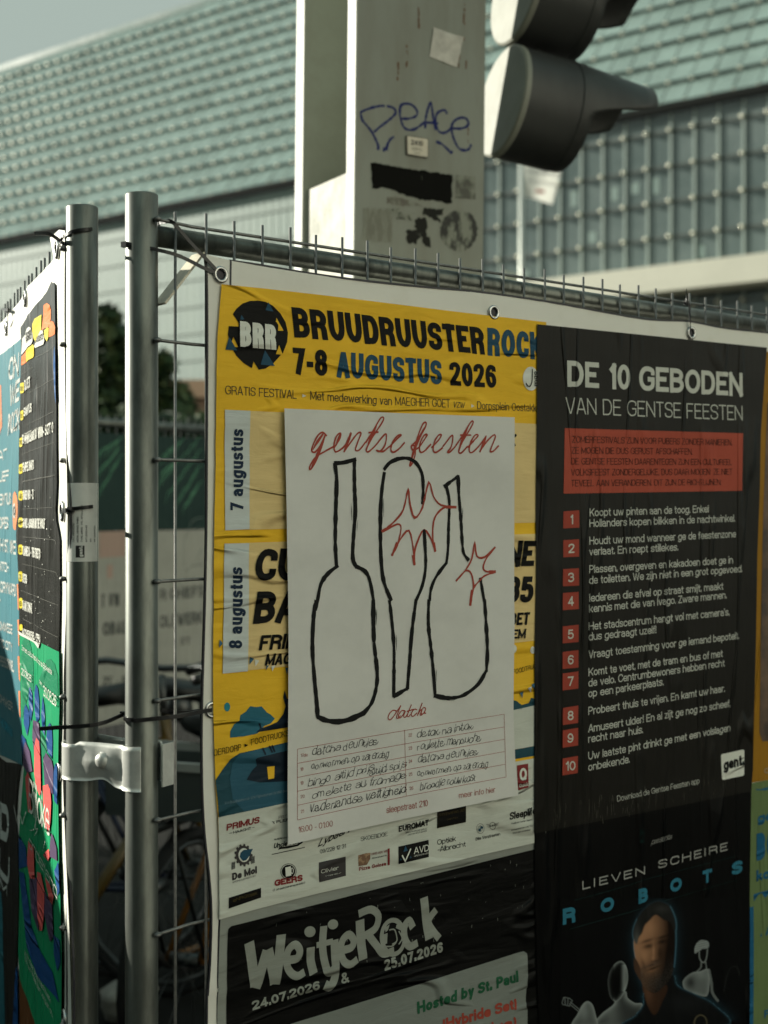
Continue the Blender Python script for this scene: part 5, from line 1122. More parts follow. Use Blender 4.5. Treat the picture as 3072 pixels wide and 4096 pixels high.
    nk = smooth([(808, 1500), (815, 1600), (850, 1690), (885, 1720), (930, 1640), (965, 1520)]); paint(soft(sdf(nk, X, Y), 5), np.array((.085, .04, .022))[None, None]*(.4+.7*g_(835, 1570, 40, 90))[..., None])
    d = sdf(smooth([(1195+42*math.cos(t*.4), 1775+52*math.sin(t*.4)) for t in range(16)]), X, Y); paint(soft(np.abs(d)-3.5), np.array((.10, .085, .05)))
    # head: a softly lit face
    u, v_ = (X-880)/150, (Y-1300)/290; nzc = np.sqrt(np.clip(1-u*u*.95-v_*v_*.7, .02, 1)); lum = np.clip(-.62*u-.28*v_+.62*nzc, 0, 1)**1.25
    lum = lum*(1-.72*g_(838, 1252, 36, 17, -.25))*(1-.72*g_(930, 1222, 34, 17, -.25))*(1-.62*g_(828, 1216, 46, 11, -.35))*(1-.6*g_(935, 1190, 42, 10, -.3))*(1-.55*g_(918, 1300, 20, 52))*(1-.5*g_(884, 1354, 32, 9, -.2))*(1-.75*g_(872, 1402, 44, 7, -.38))*(1-.35*g_(806, 1380, 12, 46, -.35))*(1-.3*g_(955, 1290, 45, 90))
    lum = lum+.30*g_(872, 1285, 9, 50)+.22*g_(868, 1334, 11, 12)+.16*g_(812, 1318, 24, 34)+.12*g_(850, 1130, 46, 40)+.07*g_(862, 1424, 22, 8, -.38)
    skin = np.array((.34, .175, .095))[None, None]*np.clip(lum*1.12-.06, .02, 1.2)[..., None]
    bd = np.clip(g_(880, 1500, 115, 78)+.9*g_(866, 1378, 62, 13, -.36)+.7*g_(785, 1440, 30, 60)+.6*g_(990, 1420, 30, 70)-.75*g_(866, 1414, 28, 11, -.38), 0, 1)
    skin = skin*(1-.72*bd[..., None])+(np.array((.020, .018, .016))*bd[..., None])*(1+1.6*nz_)[..., None]
    paint(soft(dh), skin)
    hr = smooth([(744, 1225), (728, 1170), (745, 1095), (805, 1000), (895, 945), (975, 970), (1015, 1040), (1029, 1110), (1020, 1165), (1004, 1125), (985, 1090), (940, 1072), (890, 1040), (850, 1072), (815, 1108), (796, 1160), (772, 1195), (760, 1235)]); d = sdf(hr, X, Y); strand = .5+.5*np.sin((X*.55+Y*.22)+6*np.sin(Y*.012))
    paint(soft(d, 6), np.array((.010, .010, .0095))[None, None]*(.5+1.4*strand+6*g_(758, 1230, 24, 95)+1.5*g_(930, 1000, 50, 26))[..., None])
    out[:] += glow*(np.exp(-(np.minimum(dh, d)/4.5)**2)*.8*(Y < 1400)*(.12+.75*(X > 985)+.5*(X < 760)))[..., None]
    e1 = smooth([(742, 1330), (738, 1400), (760, 1450), (782, 1480), (780, 1400)]); paint(soft(sdf(e1, X, Y), 4), np.array((.06, .03, .018)))
    return out
photo_print(S3, 'B8', (235, 925, 1500, 1790), 250, 172, show_print, 'portrait_print', rob)
# --- black poster with ten rules
S4 = surfR(.0056)
tb = paper('poster_brown_black', (.0085, .0075, .0055), .40, 'v', bump=.6, spec=.14)
ten = sheet(S4, [('A5', 85, 165), ('B7', 24, 100), ('B7', 24, 500), ('B7', 16, 1000), ('B7', 12, 1937), ('B8', 62, 300), ('B8', 63, 485)], [('A5', 1652, 325), ('A5', 1610, 900), ('A5', 1600, 1365), ('B7', 1582, 400), ('B7', 1572, 1000), ('B7', 1555, 1900), ('B8', 1545, 198)], 0, 'rules_poster', tb, 'black poster with white headline, red box and ten red numbered squares')
A = Art(S4); A.text('DE 10 GEBODEN', 'A5', (287, 592), (1484, 660), (286, 410), .215, .13).text('VAN DE GENTSE FEESTEN', 'A5', (278, 776), (1484, 823), (275, 663), .085, .2); A.build('headline', paper('ten_white', (.58, .59, .53), .55, 'v'), ten)
A = Art(S4); A.poly('A5', [(270, 875), (1487, 910), (1480, 1302), (262, 1322)]); A.build('red_box', paper('ten_red', (.40, .075, .045), .5, 'v', bump=.7), ten)
A = Art(S4, 2)
for t, bl, br, tl in (('ZOMERFESTIVALS ZIJN VOOR PUBERS ZONDER MANIEREN,', (318, 974), (1410, 993), (318, 928)), ('ZE MOGEN DIE DUS GERUST AFSCHAFFEN.', (314, 1049), (1140, 1056), (314, 1003)), ('DE GENTSE FEESTEN DAARENTEGEN ZIJN EEN CULTUREEL', (312, 1123), (1410, 1127), (312, 1078)), ('VOLKSFEEST ZONDERGELIJKE, DUS DAAR MOGEN  ZE NIET', (312, 1199), (1411, 1193), (312, 1153)), ('TEVEEL AAN VERANDEREN. DIT ZIJN DE RICHTLIJNEN:', (312, 1273), (1337, 1263), (312, 1228))): A.text(t, 'A5', bl, br, tl, .10, .17)
A.build('red_box_lettering', paper('ten_dark', (.035, .014, .01), .5, 'v'), ten)
SQ = [((218, 80), (328, 72), (328, 195), (216, 200)), ((216, 283), (326, 276), (326, 398), (216, 404)), ((213, 487), (324, 480), (324, 602), (212, 608)), ((211, 655), (321, 646), (321, 768), (210, 776)), ((210, 890), (320, 878), (320, 1000), (209, 1010)), ((209, 1070), (319, 1057), (319, 1180), (208, 1190)), ((209, 1222), (319, 1207), (318, 1328), (207, 1341)), ((208, 1465), (318, 1447), (317, 1570), (207, 1585)), ((207, 1622), (317, 1604), (317, 1728), (206, 1745)), ((206, 1820), (316, 1802), (315, 1922), (205, 1940))]
for i, q in enumerate(SQ):
    A = Art(S4); A.poly('B7', q); o = A.build('number_square', paper('square_red', (.33, .055, .035), .5, 'v'), ten)
    A = Art(S4, 2); cx = sum(p[0] for p in q)/4; cy = sum(p[1] for p in q)/4; hw = 36 if i == 9 else (10 if i == 0 else 20)
    A.text(str(i+1), 'B7', (cx-hw, cy+34+hw*.08), (cx+hw, cy+34-hw*.08), (cx-hw, cy-33+hw*.08), .17, .2); A.build('number', MATS['ten_white'], o)
A = Art(S4)
for t, bl, br in (('Koopt uw pinten aan de toog. Enkel', (402, 116), (1238, 88)), ('Hollanders kopen blikken in de nachtwinkel.', (400, 192), (1422, 153)), ('Houdt uw mond wanneer ge de feestenzone', (399, 316), (1428, 263)), ('verlaat. En roept stillekes.', (398, 391), (1022, 356)), ('Plassen, overgeven en kakadoen doet ge in', (398, 516), (1408, 446)), ('de toiletten. We zijn niet in een grot opgevoed.', (396, 593), (1472, 508)), ('Iedereen die afval op straat smijt, maakt', (398, 718), (1340, 631)), ('kennis met die van Ivago. Zware mannen.', (396, 794), (1363, 693)), ("Het stadscentrum hangt vol met camera's,", (393, 918), (1382, 812)), ('dus gedraagt uzelf!', (392, 991), (870, 938)), ('Vraagt toestemming voor ge iemand bepotelt.', (392, 1116), (1450, 978)), ('Komt te voet, met de tram en bus of met', (391, 1241), (1335, 1105)), ('de velo. Centrumbewoners hebben recht', (390, 1316), (1348, 1172)), ('op een parkeerplaats.', (389, 1391), (918, 1305)), ('Probeert thuis te vrijen. En kamt uw haar.', (389, 1514), (1350, 1351)), ('Amuseert ulder! En al zijt ge nog zo scheef,', (389, 1638), (1393, 1456)), ('recht naar huis.', (388, 1711), (772, 1641)), ('Uw laatste pint drinkt ge met een volslagen', (388, 1831), (1393, 1628)), ('onbekende.', (388, 1909), (678, 1850))): A.text(t, 'B7', bl, br, (bl[0], bl[1]-57), .135, .14)
A.text('Download de Gentse Feesten app', 'B8', (625, 266), (1190, 141), (622, 226), .10, .15); A.build('rules_lettering', paper('ten_white', (.58, .59, .53), .55, 'v'), ten)
A = Art(S4); A.poly('B7', [(1328, 1800), (1336, 1790), (1482, 1758), (1492, 1764), (1491, 1930), (1484, 1942), (1342, 1972), (1335, 1964)]); lo_ = A.build('logo_field', whitep, ten)
A = Art(S4, 2); A.text('gent:', 'B7', (1345, 1908), (1482, 1868), (1338, 1828), .25, .1, slant=.1); A.build('logo_lettering', ink, ten)
A = Art(S4, 2); rn = random.Random(12)
for k in range(95):
    x = rn.uniform(180, 1500); base = 470-(x-62)*.196; hgt = abs(rn.gauss(0, 1))*70*(1 if x < 900 else .5); y = base-rn.uniform(5, 170)
    A.stroke('B8', [(x, min(y+hgt, base-3)), (x+rn.uniform(-4, 4), y+hgt*.4), (x+rn.uniform(-5, 5), y)], rn.uniform(1.0, 3.2), 3, taper=.8)
A.k = 0; A.build('scratches', paper('scratch_pale', (.12, .115, .09), .7), ten, gap=None)
# --- slivers at the right edge
S5 = surfR(.0022)
ora = sheet(S5, [('A5', 1600, 345), ('B7', 1560, 500), ('B8', 1530, 140)], [('A5', 2300, 440), ('B8', 2300, 20)], 0, 'orange_poster', paper('poster_orange', (.32, .155, .012), .5, 'v'), 'orange poster sliver at the right edge behind the black rules poster')
A = Art(S5); A.mpoly([('A5', 1652, 700), ('B7', 1618, 300), ('B7', 1604, 900), ('B7', 1600, 1640), ('B7', 1620, 1700), ('B7', 2000, 1680), ('B7', 2000, 100), ('A5', 2000, 700)]); A.build('photo_field', material('photo_brown', (.035, .02, .012), .5, var_col=(.16, .09, .05), vscale=14), ora)
A = Art(S5, 2); A.text('CO', 'B7', (1632, 1925), (1690, 1918), (1632, 1890), .14); A.build('lettering', MATS['soft_white'], ora)
S6 = surfR(.0034)
grn = sheet(S6, [('B8', 1547, 142), ('B8', 1540, 600), ('B8', 1534, 985), ('B8', 1532, 1785), ('B8', 1530, 2000)], [('B8', 2300, 0), ('B8', 2300, 2000)], 0, 'green_poster', paper('poster_pale_green', (.13, .185, .075), .6, 'v'), 'pale green poster sliver with blue letters at the bottom right corner')
A = Art(S6); A.text('gent', 'B8', (1588, 415), (1770, 372), (1588, 345), .28).text('BOEK', 'B8', (1580, 672), (1850, 615), (1580, 482), .3).text('komt', 'B8', (1580, 812), (1770, 770), (1580, 735), .28).text('. AL', 'B8', (1606, 1190), (1720, 1165), (1606, 1130), .24).text('FR', 'B8', (1632, 1745), (1720, 1725), (1632, 1690), .24)
A.poly('B8', [(1576, 180), (1610, 182), (1640, 172), (1800, 140), (1800, 150), (1640, 190), (1576, 188)]); A.poly('B8', [(1560, 900), (1800, 830), (1800, 850), (1690, 920), (1670, 885), (1640, 925), (1615, 890), (1590, 905), (1562, 950)]); A.poly('B8', [(1533, 988), (1559, 982), (1556, 1785), (1556, 2000), (1531, 2000)]); A.build('blue_print', paper('print_blue', (.012, .10, .20), .55), grn)

# --- pale bottle poster pasted loosely over the yellow one
gl = [('B1', 50, 54), ('B1', 75, 1264), ('B2', 78, 300), ('B2', 75, 700), ('B2', 66, 1200), ('B2', 62, 1542)]
gr_ = [('B1', 1504, 110), ('B1', 1501, 1264), ('B2', 1503, 100), ('B2', 1495, 700), ('B2', 1503, 1000), ('B2', 1519, 1230)]
gA = FR.inv(*V(*gl[0]), .008); gB = FR.inv(*V(*gr_[0]), .008); gC = FR.inv(*V(*gl[-1]), .01)
def curl(a, z):
    u = (a-gA[0])/(gB[0]-gA[0]); v = (gA[1]-z)/(gA[1]-gC[1]); e_ = abs(2*u-1)
    return .0035*e_**3+.006*max(0, v-.6)**2*4*(.4+.6*e_)+.0012*noise.noise(Vector((a*5, z*4, 30)))-reliefR(a, z)*.85
S7 = Surf(FR, .0085, lambda a, z: reliefR(a, z)+curl(a, z), (.03, .03))
pale = paper('poster_pale', (.68, .67, .635), .65, 'n', bump=.12)
gent = sheet(S7, gl, gr_, 0, 'bottle_poster', pale, 'pale grey poster with three black bottle outlines and red script, pasted over the yellow poster')
red7 = paper('script_red', (.36, .065, .045), .65, 'n', bump=.1); blk7 = paper('brush_black', (.012, .012, .012), .65, 'n', bump=.1)
A = Art(S7)
scr = [[(322, 228), (295, 205), (265, 225), (238, 275), (225, 318), (245, 330), (280, 290), (310, 225)], [(312, 222), (280, 320), (250, 390), (218, 438), (213, 420), (250, 362), (310, 325), (370, 292)], [(370, 300), (405, 245), (410, 210), (385, 228), (368, 285), (375, 325), (400, 320), (440, 285), (478, 207)], [(478, 205), (455, 260), (432, 330)], [(436, 320), (480, 260), (520, 210), (540, 212), (520, 265), (505, 315), (530, 315), (570, 265)], [(570, 270), (620, 190), (665, 115), (685, 115), (670, 150), (610, 240), (575, 310), (585, 328), (620, 300), (652, 265)], [(588, 206), (652, 203)],
       [(650, 265), (695, 215), (702, 240), (690, 290), (660, 325), (640, 318), (680, 325), (722, 292)], [(722, 295), (770, 245), (795, 222), (775, 225), (745, 260), (730, 310), (745, 330), (780, 310), (818, 268)], [(860, 290), (900, 250), (945, 180), (955, 145), (935, 150), (905, 220), (880, 300), (860, 370), (850, 415), (866, 400), (885, 340), (880, 292), (860, 292), (872, 318), (905, 302)], [(905, 305), (940, 255), (960, 220), (940, 225), (915, 275), (915, 325), (940, 325), (985, 278)], [(988, 302), (1035, 250), (1050, 220), (1030, 225), (1005, 270), (1000, 320), (1020, 330), (1060, 300)], [(1060, 295), (1115, 225), (1122, 250), (1110, 300), (1090, 328), (1105, 328), (1140, 292)],
       [(1140, 290), (1190, 215), (1235, 140), (1250, 140), (1235, 175), (1185, 260), (1160, 322), (1175, 335), (1215, 292)], [(1168, 222), (1237, 222)], [(1215, 300), (1255, 255), (1280, 225), (1262, 222), (1235, 265), (1225, 320), (1245, 330), (1290, 285), (1330, 227)], [(1330, 225), (1310, 275), (1290, 330)], [(1294, 320), (1335, 260), (1375, 222), (1385, 235), (1365, 290), (1355, 325), (1375, 322), (1406, 288)]]
for q in scr: A.stroke('B1', q, 11, 6, rough=.25)
for q in ([(300, 212), (262, 265), (232, 315)], [(300, 262), (262, 345), (222, 432)], [(640, 160), (605, 235), (580, 300)], [(478, 210), (455, 265), (434, 328)], [(948, 170), (910, 240), (878, 320), (855, 405)], [(1215, 175), (1180, 255), (1162, 318)], [(1330, 228), (1312, 275), (1292, 328)], [(408, 215), (380, 290)]): A.stroke('B1', q, 20, 6, rough=.3, taper=.7)
for q in ([(680, 832), (760, 760), (810, 690), (840, 565), (850, 650), (880, 745), (930, 680), (970, 520), (1000, 610), (1050, 665), (1145, 675)], [(1145, 679), (1080, 675), (1030, 710), (1000, 770), (995, 880), (1010, 960)], [(1008, 955), (985, 880), (940, 820), (900, 890), (880, 960), (880, 1045)], [(880, 1045), (872, 940), (845, 825), (790, 880), (735, 985)], [(738, 980), (770, 920), (795, 812), (770, 785), (680, 832)],
          [(1140, 1145), (1200, 1075), (1240, 1000), (1258, 898), (1270, 985), (1320, 992), (1385, 928)], [(1385, 928), (1330, 1000), (1310, 1060), (1335, 1085), (1388, 1082)], [(1388, 1086), (1320, 1110), (1280, 1150), (1250, 1190), (1235, 1270), (1228, 1300)], [(1232, 1300), (1240, 1230), (1250, 1170), (1235, 1095), (1200, 1080), (1140, 1145)]): 
    A.stroke('B1', q, 13, 3, rough=.5)
for q in ([(1080, 677), (1145, 677)], [(870, 980), (880, 1042)], [(770, 900), (738, 982)], [(1002, 900), (1010, 958)], [(1345, 1084), (1388, 1084)], [(1240, 1200), (1228, 1300)], [(700, 815), (672, 832)]): A.stroke('B1', q, 19, 3, rough=.4)
A.build('red_script', red7, gent)
A = Art(S7)
def br(v, q, wd=25): A.stroke(v, q, wd*1.14, 4, rough=.42)
br('B1', [(374, 396), (386, 500), (380, 700), (378, 900), (386, 1050)]); br('B1', [(398, 1045), (330, 1098), (285, 1165), (265, 1264), (250, 1330)], 23); br('B2', [(256, 0), (240, 100), (232, 300), (245, 500), (258, 640), (265, 742)]); br('B2', [(262, 735), (320, 760), (400, 768), (480, 750), (562, 712)], 28); br('B2', [(556, 718), (610, 650), (640, 550), (645, 450), (625, 250), (620, 0)], 27); br('B1', [(622, 1270), (600, 1150), (570, 1085), (508, 1050)], 22); br('B1', [(516, 1058), (490, 1000), (495, 850), (505, 700), (500, 550), (498, 374)], 25); br('B1', [(368, 400), (430, 395), (510, 374)], 22)
br('B1', [(685, 442), (725, 395), (790, 370), (850, 372), (900, 410), (930, 480), (935, 600), (930, 660)], 22); br('B1', [(690, 455), (675, 560), (665, 700), (665, 900), (672, 1050), (690, 1160), (735, 1270)], 24); br('B2', [(722, 0), (740, 150), (752, 300), (752, 450), (750, 615)], 22); br('B2', [(746, 612), (838, 558)], 22); br('B2', [(836, 565), (850, 400), (865, 200), (890, -5)], 24); br('B1', [(888, 1270), (930, 1170), (950, 1050), (945, 900), (940, 818)], 22)
br('B1', [(1066, 548), (1158, 480)], 22); br('B1', [(1078, 535), (1100, 640), (1095, 800), (1090, 950), (1080, 1030)], 20); br('B1', [(1084, 1025), (1020, 1110), (985, 1190), (975, 1270)], 22); br('B2', [(970, -5), (968, 150), (985, 300), (1000, 450), (1012, 608)], 23); br('B2', [(1003, 603), (1060, 615), (1130, 618), (1200, 595), (1280, 530), (1332, 440)], 26); br('B2', [(1330, 455), (1335, 300), (1325, 100), (1318, -5)], 25); br('B1', [(1316, 1270), (1292, 1122)], 22); br('B1', [(1155, 474), (1160, 600), (1172, 750), (1180, 900), (1190, 970), (1222, 1015)], 24)
for v, q in (('B1', [(362, 405), (372, 470)]), ('B1', [(400, 408), (480, 392)]), ('B1', [(520, 760), (515, 830)]), ('B1', [(478, 650), (482, 760)]), ('B1', [(684, 620), (684, 740)]), ('B1', [(760, 362), (808, 358)]), ('B2', [(768, 220), (768, 320)]), ('B2', [(220, 240), (226, 350)]), ('B2', [(642, 60), (640, 160)]), ('B2', [(612, 170), (616, 300)]), ('B2', [(1020, 440), (1018, 520)]), ('B2', [(1346, 310), (1346, 400)]), ('B2', [(1040, 628), (1130, 636)]), ('B2', [(330, 772), (440, 778)]), ('B1', [(955, 880), (955, 960)]), ('B1', [(1184, 680), (1182, 760)])): A.stroke(v, q, 4, 3, rough=.8, taper=.8)
A.build('bottle_drawing', blk7, gent)
A = Art(S7); 
for q in ([(768, 702), (745, 697), (722, 718), (713, 745), (725, 757), (748, 735), (795, 666)], [(795, 666), (768, 735), (776, 748), (792, 730)], [(822, 702), (802, 698), (782, 722), (780, 742), (794, 742), (816, 712), (824, 700)], [(822, 704), (812, 735), (822, 740), (836, 722)], [(862, 660), (836, 725), (842, 737), (856, 722)], [(832, 704), (876, 690)], [(896, 694), (880, 690), (862, 712), (862, 732), (876, 732), (896, 712)], [(930, 650), (898, 732)], [(900, 726), (920, 694), (928, 698), (916, 722), (922, 728), (932, 718)], [(952, 684), (938, 680), (924, 702), (926, 720), (938, 716), (952, 690)], [(952, 684), (944, 714), (954, 714)]): A.stroke('B2', q, 7, 5, rough=.2)
for a0_, b0_ in (((132, 940), (1437, 720)), ((131, 1030), (1437, 800)), ((129, 1118), (1438, 878)), ((127, 1205), (1438, 955)), ((126, 1293), (1440, 1035)), ((126, 1385), (823, 1238)), ((823, 1238), (1445, 1115)), ((132, 940), (126, 1385)), ((817, 820), (823, 1238)), ((1437, 720), (1445, 1115))): A.stroke('B2', [a0_, b0_], 2.6, 0)
for t, x, y, x1 in (('17de', 152, 990, 197), ('18', 150, 1078, 169), ('19', 148, 1165, 168), ('20', 148, 1250, 174), ('21', 149, 1343, 168), ('22', 842, 865, 863), ('23', 842, 948, 863), ('24', 842, 1030, 863), ('25', 842, 1112, 863), ('26', 845, 1200, 868)): A.text(t, 'B2', (x, y), (x1, y-4), (x, y-21), .11)
A.text('16:00 - 01:00', 'B2', (130, 1466), (353, 1426), (130, 1428), .09).text('sleepstraat 210', 'B2', (697, 1346), (958, 1300), (697, 1304), .1).text('meer info hier', 'B2', (1153, 1251), (1378, 1211), (1153, 1215), .1); A.build('red_print', red7, gent)
A = Art(S7)
for t, bl, br_2, h in (('datcha deuntjes', (222, 985), (640, 910), 52), ('oorwormen op zaterdag', (218, 1070), (715, 990), 46), ('bingo altijd prijs', (195, 1180), (615, 1078), 48), ('altijd spijs', (588, 1110), (822, 1050), 44), ('omelette au fromage', (220, 1252), (815, 1128), 50), ('vaderlandse vettigheid', (205, 1342), (815, 1215), 58), ('detox na intox', (892, 870), (1240, 818), 48), ('roulette manouche', (895, 950), (1287, 890), 48), ('datcha deuntjes', (895, 1032), (1268, 975), 48), ('oorwormen op zaterdag', (892, 1115), (1335, 1052), 44), ('broodje rouwkost', (910, 1200), (1255, 1140), 48)): A.text(t, 'B2', bl, br_2, (bl[0], bl[1]-h), .075, .22, slant=.3, hand=1)
A.build('handwriting', blk7, gent)

# ------------------------------------------------------------------ posters on the left banner
def surfL(off): return Surf(FL, off, reliefL, GL)
SA = surfL(.0016)
blu = sheet(SA, [('E8', 305, 10), ('E8', 305, 400), ('E8', 300, 1100), ('E8', 290, 1700), ('C1', 216, 0), ('C1', 214, 300), ('C1', 200, 700), ('C1', 216, 1100), ('C1', 218, 2000), ('C2', 232, 800), ('C2', 246, 1420)], [('A6', -230, 990), ('A6', -230, 2500), ('C2', -420, 1100)], 0, 'lineup_poster', paper('poster_teal', (.055, .195, .235), .5, 'v', bump=.25), 'teal blue line-up poster with white stacked lettering at the far left')
A = Art(SA)
for t, v, bl, br_2, tl in (('ON', 'E8', (128, 640), (262, 575), (140, 300)), ('WE', 'E8', (135, 1030), (275, 935), (150, 700)), ('ROCK', 'E8', (108, 1450), (285, 1360), (120, 1130)), ('DAT', 'E8', (-60, 1850), (100, 1790), (-60, 1700)), ('BELIEF', 'E8', (-90, 2160), (132, 2110), (-90, 2010)), ('LLBYTUS', 'C1', (-20, 345), (130, 330), (-20, 215)), ('COPES', 'C1', (-10, 595), (97, 600), (-10, 465)), ('YOUTH ST ONE', 'C1', (-60, 830), (186, 885), (-60, 690)), ('ANTCH', 'C1', (-10, 1050), (98, 1085), (-10, 945)), ('TOWN.CRYWARD', 'C1', (-70, 1270), (182, 1350), (-70, 1150)), ('Y', 'C1', (-30, 1480), (18, 1490), (-30, 1360)), ('PC SOMWEBE', 'C1', (-60, 1690), (128, 1770), (-60, 1590)), ('MATIC CITY', 'C1', (-40, 1880), (122, 1965), (-40, 1785)), ('SUPERPERSONNEL.', 'C1', (-60, 2070), (145, 2190), (-60, 1960)), ('TECHNIKER.', 'C2', (-40, 680), (130, 830), (-40, 590))): A.text(t, v, bl, br_2, tl, .2, .14)
A.build('lettering', paper('teal_white', (.50, .52, .49), .6), blu)
A = Art(SA); A.ell('C1', 180, 396, 32, 215); [A.poly('C1', q) for q in ([(194, 1205), (217, 1205), (218, 1500), (205, 1480)], [(196, 1600), (219, 1600), (219, 1900), (208, 1880)], [(196, 2005), (222, 2005), (230, 2290), (212, 2260)])]; A.poly('C2', [(205, 590), (228, 590), (230, 890), (215, 860)]); A.poly('E8', [(-160, 740), (22, 700), (32, 1300), (10, 1440), (-160, 1500)]); A.build('orange_print', paper('teal_orange', (.72, .25, .11), .5), blu)
A = Art(SA, 2); A.ell('C1', 177, 396, 15, 85); A.build('ring_centre', MATS['teal_white'], blu)
A = Art(SA, 3); A.text('0', 'C1', (169, 450), (185, 450), (169, 345), .2); A.build('ring_mark', ink, blu)
A = Art(SA, 2); A.text('THE DRIVING', 'C2', (0, 960), (128, 1110), (0, 870), .25); A.build('cyan_line', paper('cyan_ink', (.03, .30, .42), .5), blu)
SB = surfL(.0030)
M_prog = paper('programme_black', (.011, .011, .0085), .28, 'v', bump=.15, spec=.32)
prog = sheet(SB, [('A6', 196, 515), ('A6', 205, 700), ('E8', 305, 400), ('E8', 300, 1100), ('E8', 288, 1800), ('C1', 218, 0), ('C1', 208, 420), ('C1', 197, 680), ('C1', 218, 960), ('C1', 222, 1760)], [('A6', 543, 95), ('E8', 820, 100), ('E8', 832, 1100), ('E8', 836, 2000), ('C1', 628, 60), ('C1', 616, 380), ('C1', 622, 500), ('C1', 655, 720), ('C1', 662, 1300), ('C1', 657, 1990)], 0, 'programme_poster', M_prog, 'glossy black programme poster with yellow tags and white acts on the left banner', top=[('A6', 508, 62), ('A6', 450, 185), ('A6', 352, 296)])
A = Art(SB); A.poly('A6', [(412, 545), (430, 400), (440, 300), (465, 275), (492, 295), (506, 340), (505, 430), (480, 512), (440, 528)]); A.poly('A6', [(488, 470), (510, 450), (532, 462), (549, 510), (545, 580), (515, 600), (480, 612)]); A.poly('A6', [(213, 890), (215, 802), (262, 742), (264, 856)]); A.build('orange_print', paper('programme_orange', (.85, .22, .06), .45), prog)
A = Art(SB, 2); A.poly('A6', [(330, 480), (352, 430), (415, 388), (412, 540), (395, 640), (360, 656), (340, 620), (328, 550)]); A.poly('A6', [(450, 545), (470, 515), (487, 520), (482, 610), (470, 655), (452, 610)]); A.poly('A6', [(262, 742), (335, 680), (346, 700), (346, 795), (335, 812), (264, 856)])
for q in ((310, 668, 362, 820), (312, 1075, 362, 1218), (303, 1475, 340, 1610), (302, 1865, 346, 2005)): A.poly('E8', [(q[0]+8, q[1]+8), (q[2]-6, q[1]-6), (q[2], q[1]+8), (q[2], q[3]-14), (q[2]-8, q[3]-4), (q[0]+8, q[3]+8), (q[0], q[3]-5), (q[0], q[1]+20)])
for q in ((228, 175, 265, 282), (230, 472, 268, 580), (230, 770, 268, 880), (230, 1066, 268, 1178), (230, 1360, 268, 1475), (231, 1652, 268, 1720)): A.poly('C1', [(q[0]+8, q[1]), (q[2]-8, q[1]), (q[2], q[1]+16), (q[2], q[3]-14), (q[2]-8, q[3]), (q[0]+8, q[3]), (q[0], q[3]-16), (q[0], q[1]+16)])
A.build('yellow_print', paper('programme_yellow', (.68, .56, .03), .45), prog)
A = Art(SB, 3); A.poly('A6', [(218, 785), (226, 625), (262, 585), (265, 560), (300, 510), (318, 520), (335, 580), (336, 650), (322, 680), (262, 735)]); A.poly('A6', [(352, 700), (385, 600), (410, 545), (432, 545), (452, 600), (457, 650), (442, 682), (360, 718)])
for t, v, bl, br_2, tl in (('DJ SET', 'E8', (378, 788), (475, 735), (372, 628)), ('SAMYTUS', 'E8', (372, 1170), (492, 1100), (370, 1035)), ('THE NOMAN LEAGUE DJ', 'E8', (345, 1592), (570, 1500), (345, 1432)), ('WNUN', 'E8', (588, 1492), (660, 1460), (586, 1328)), ('- SOFT Q', 'E8', (665, 1460), (800, 1400), (664, 1300)), ('TEMPEL DIMITO', 'E8', (357, 1992), (532, 1946), (355, 1852)), ('THUMER WHO - ZZ', 'C1', (272, 279), (393, 268), (270, 173)), ('TOM WILL - ASGARD AND THE WOLF', 'C1', (272, 583), (514, 596), (272, 479)), ('SUZANNE DJ - THE STREETS', 'C1', (275, 886), (478, 930), (274, 780)), ('SISTERS', 'C1', (275, 1186), (328, 1205), (274, 1082)), ('DJ ANY DUNUZ', 'C1', (275, 1491), (375, 1536), (274, 1380)), ('WATCHSENDENEL - KEPPU', 'C1', (268, 1775), (470, 1858), (267, 1692))): A.text(t, v, bl, br_2, tl, .22, .1)
A.build('white_print', paper('programme_white', (.62, .62, .56), .5), prog)
A = Art(SB, 4); A.text('FEESTEN', 'A6', (268, 672), (328, 622), (268, 580), .22).text('AUGUSTUS', 'A6', (365, 668), (440, 632), (372, 606), .22)
for x, y, v in ((325, 790, 'E8'), (325, 1190, 'E8'), (312, 1580, 'E8'), (312, 1975, 'E8'), (238, 262, 'C1'), (240, 558, 'C1'), (240, 858, 'C1'), (240, 1155, 'C1'), (240, 1452, 'C1')): A.text('18:30', v, (x, y), (x+(26 if v == 'E8' else 18), y-2), (x, y-(70 if v == 'E8' else 60)), .2)
A.build('tag_lettering', ink, prog)
A = Art(SB, 2)
for v, q in (('C1', [(255, 80), (620, 6)]), ('C1', [(255, 378), (615, 358)]), ('C1', [(270, 683), (590, 714), (622, 725), (630, 775)]), ('C1', [(265, 980), (630, 1075), (648, 1125)]), ('C1', [(250, 1275), (655, 1441)]), ('C1', [(270, 1590), (655, 1795)]), ('E8', [(335, 1728), (800, 1548), (822, 1580)]), ('E8', [(345, 2122), (815, 2030)]), ('E8', [(378, 1300), (570, 1215), (795, 1090)]), ('E8', [(460, 812), (620, 715), (795, 608)]), ('E8', [(540, 292), (700, 215), (815, 106)]), ('E8', [(330, 545), (500, 440)])): A.stroke(v, q, 3.2 if v == 'C1' else 4.2, 0)
A.build('divider_line', paper('divider_grey', (.16, .16, .14), .5), prog)
A = Art(SB, 2); A.poly('E8', [(818, 110), (805, 200), (795, 400), (805, 700), (822, 900), (838, 980), (830, 700), (828, 300)]); A.build('blue_edge', paper('edge_blue', (.02, .10, .30), .4), prog)
A = Art(SB, 5); rn = random.Random(31)
for k in range(70):
    x, y = rn.uniform(310, 620), rn.uniform(150, 1900); A.ell('C1', x, y, rn.uniform(1, 3.5), rn.uniform(2, 9), 6)
A.build('paper_flecks', MATS['programme_white'], prog, gap=None)
SD = surfL(.0044)
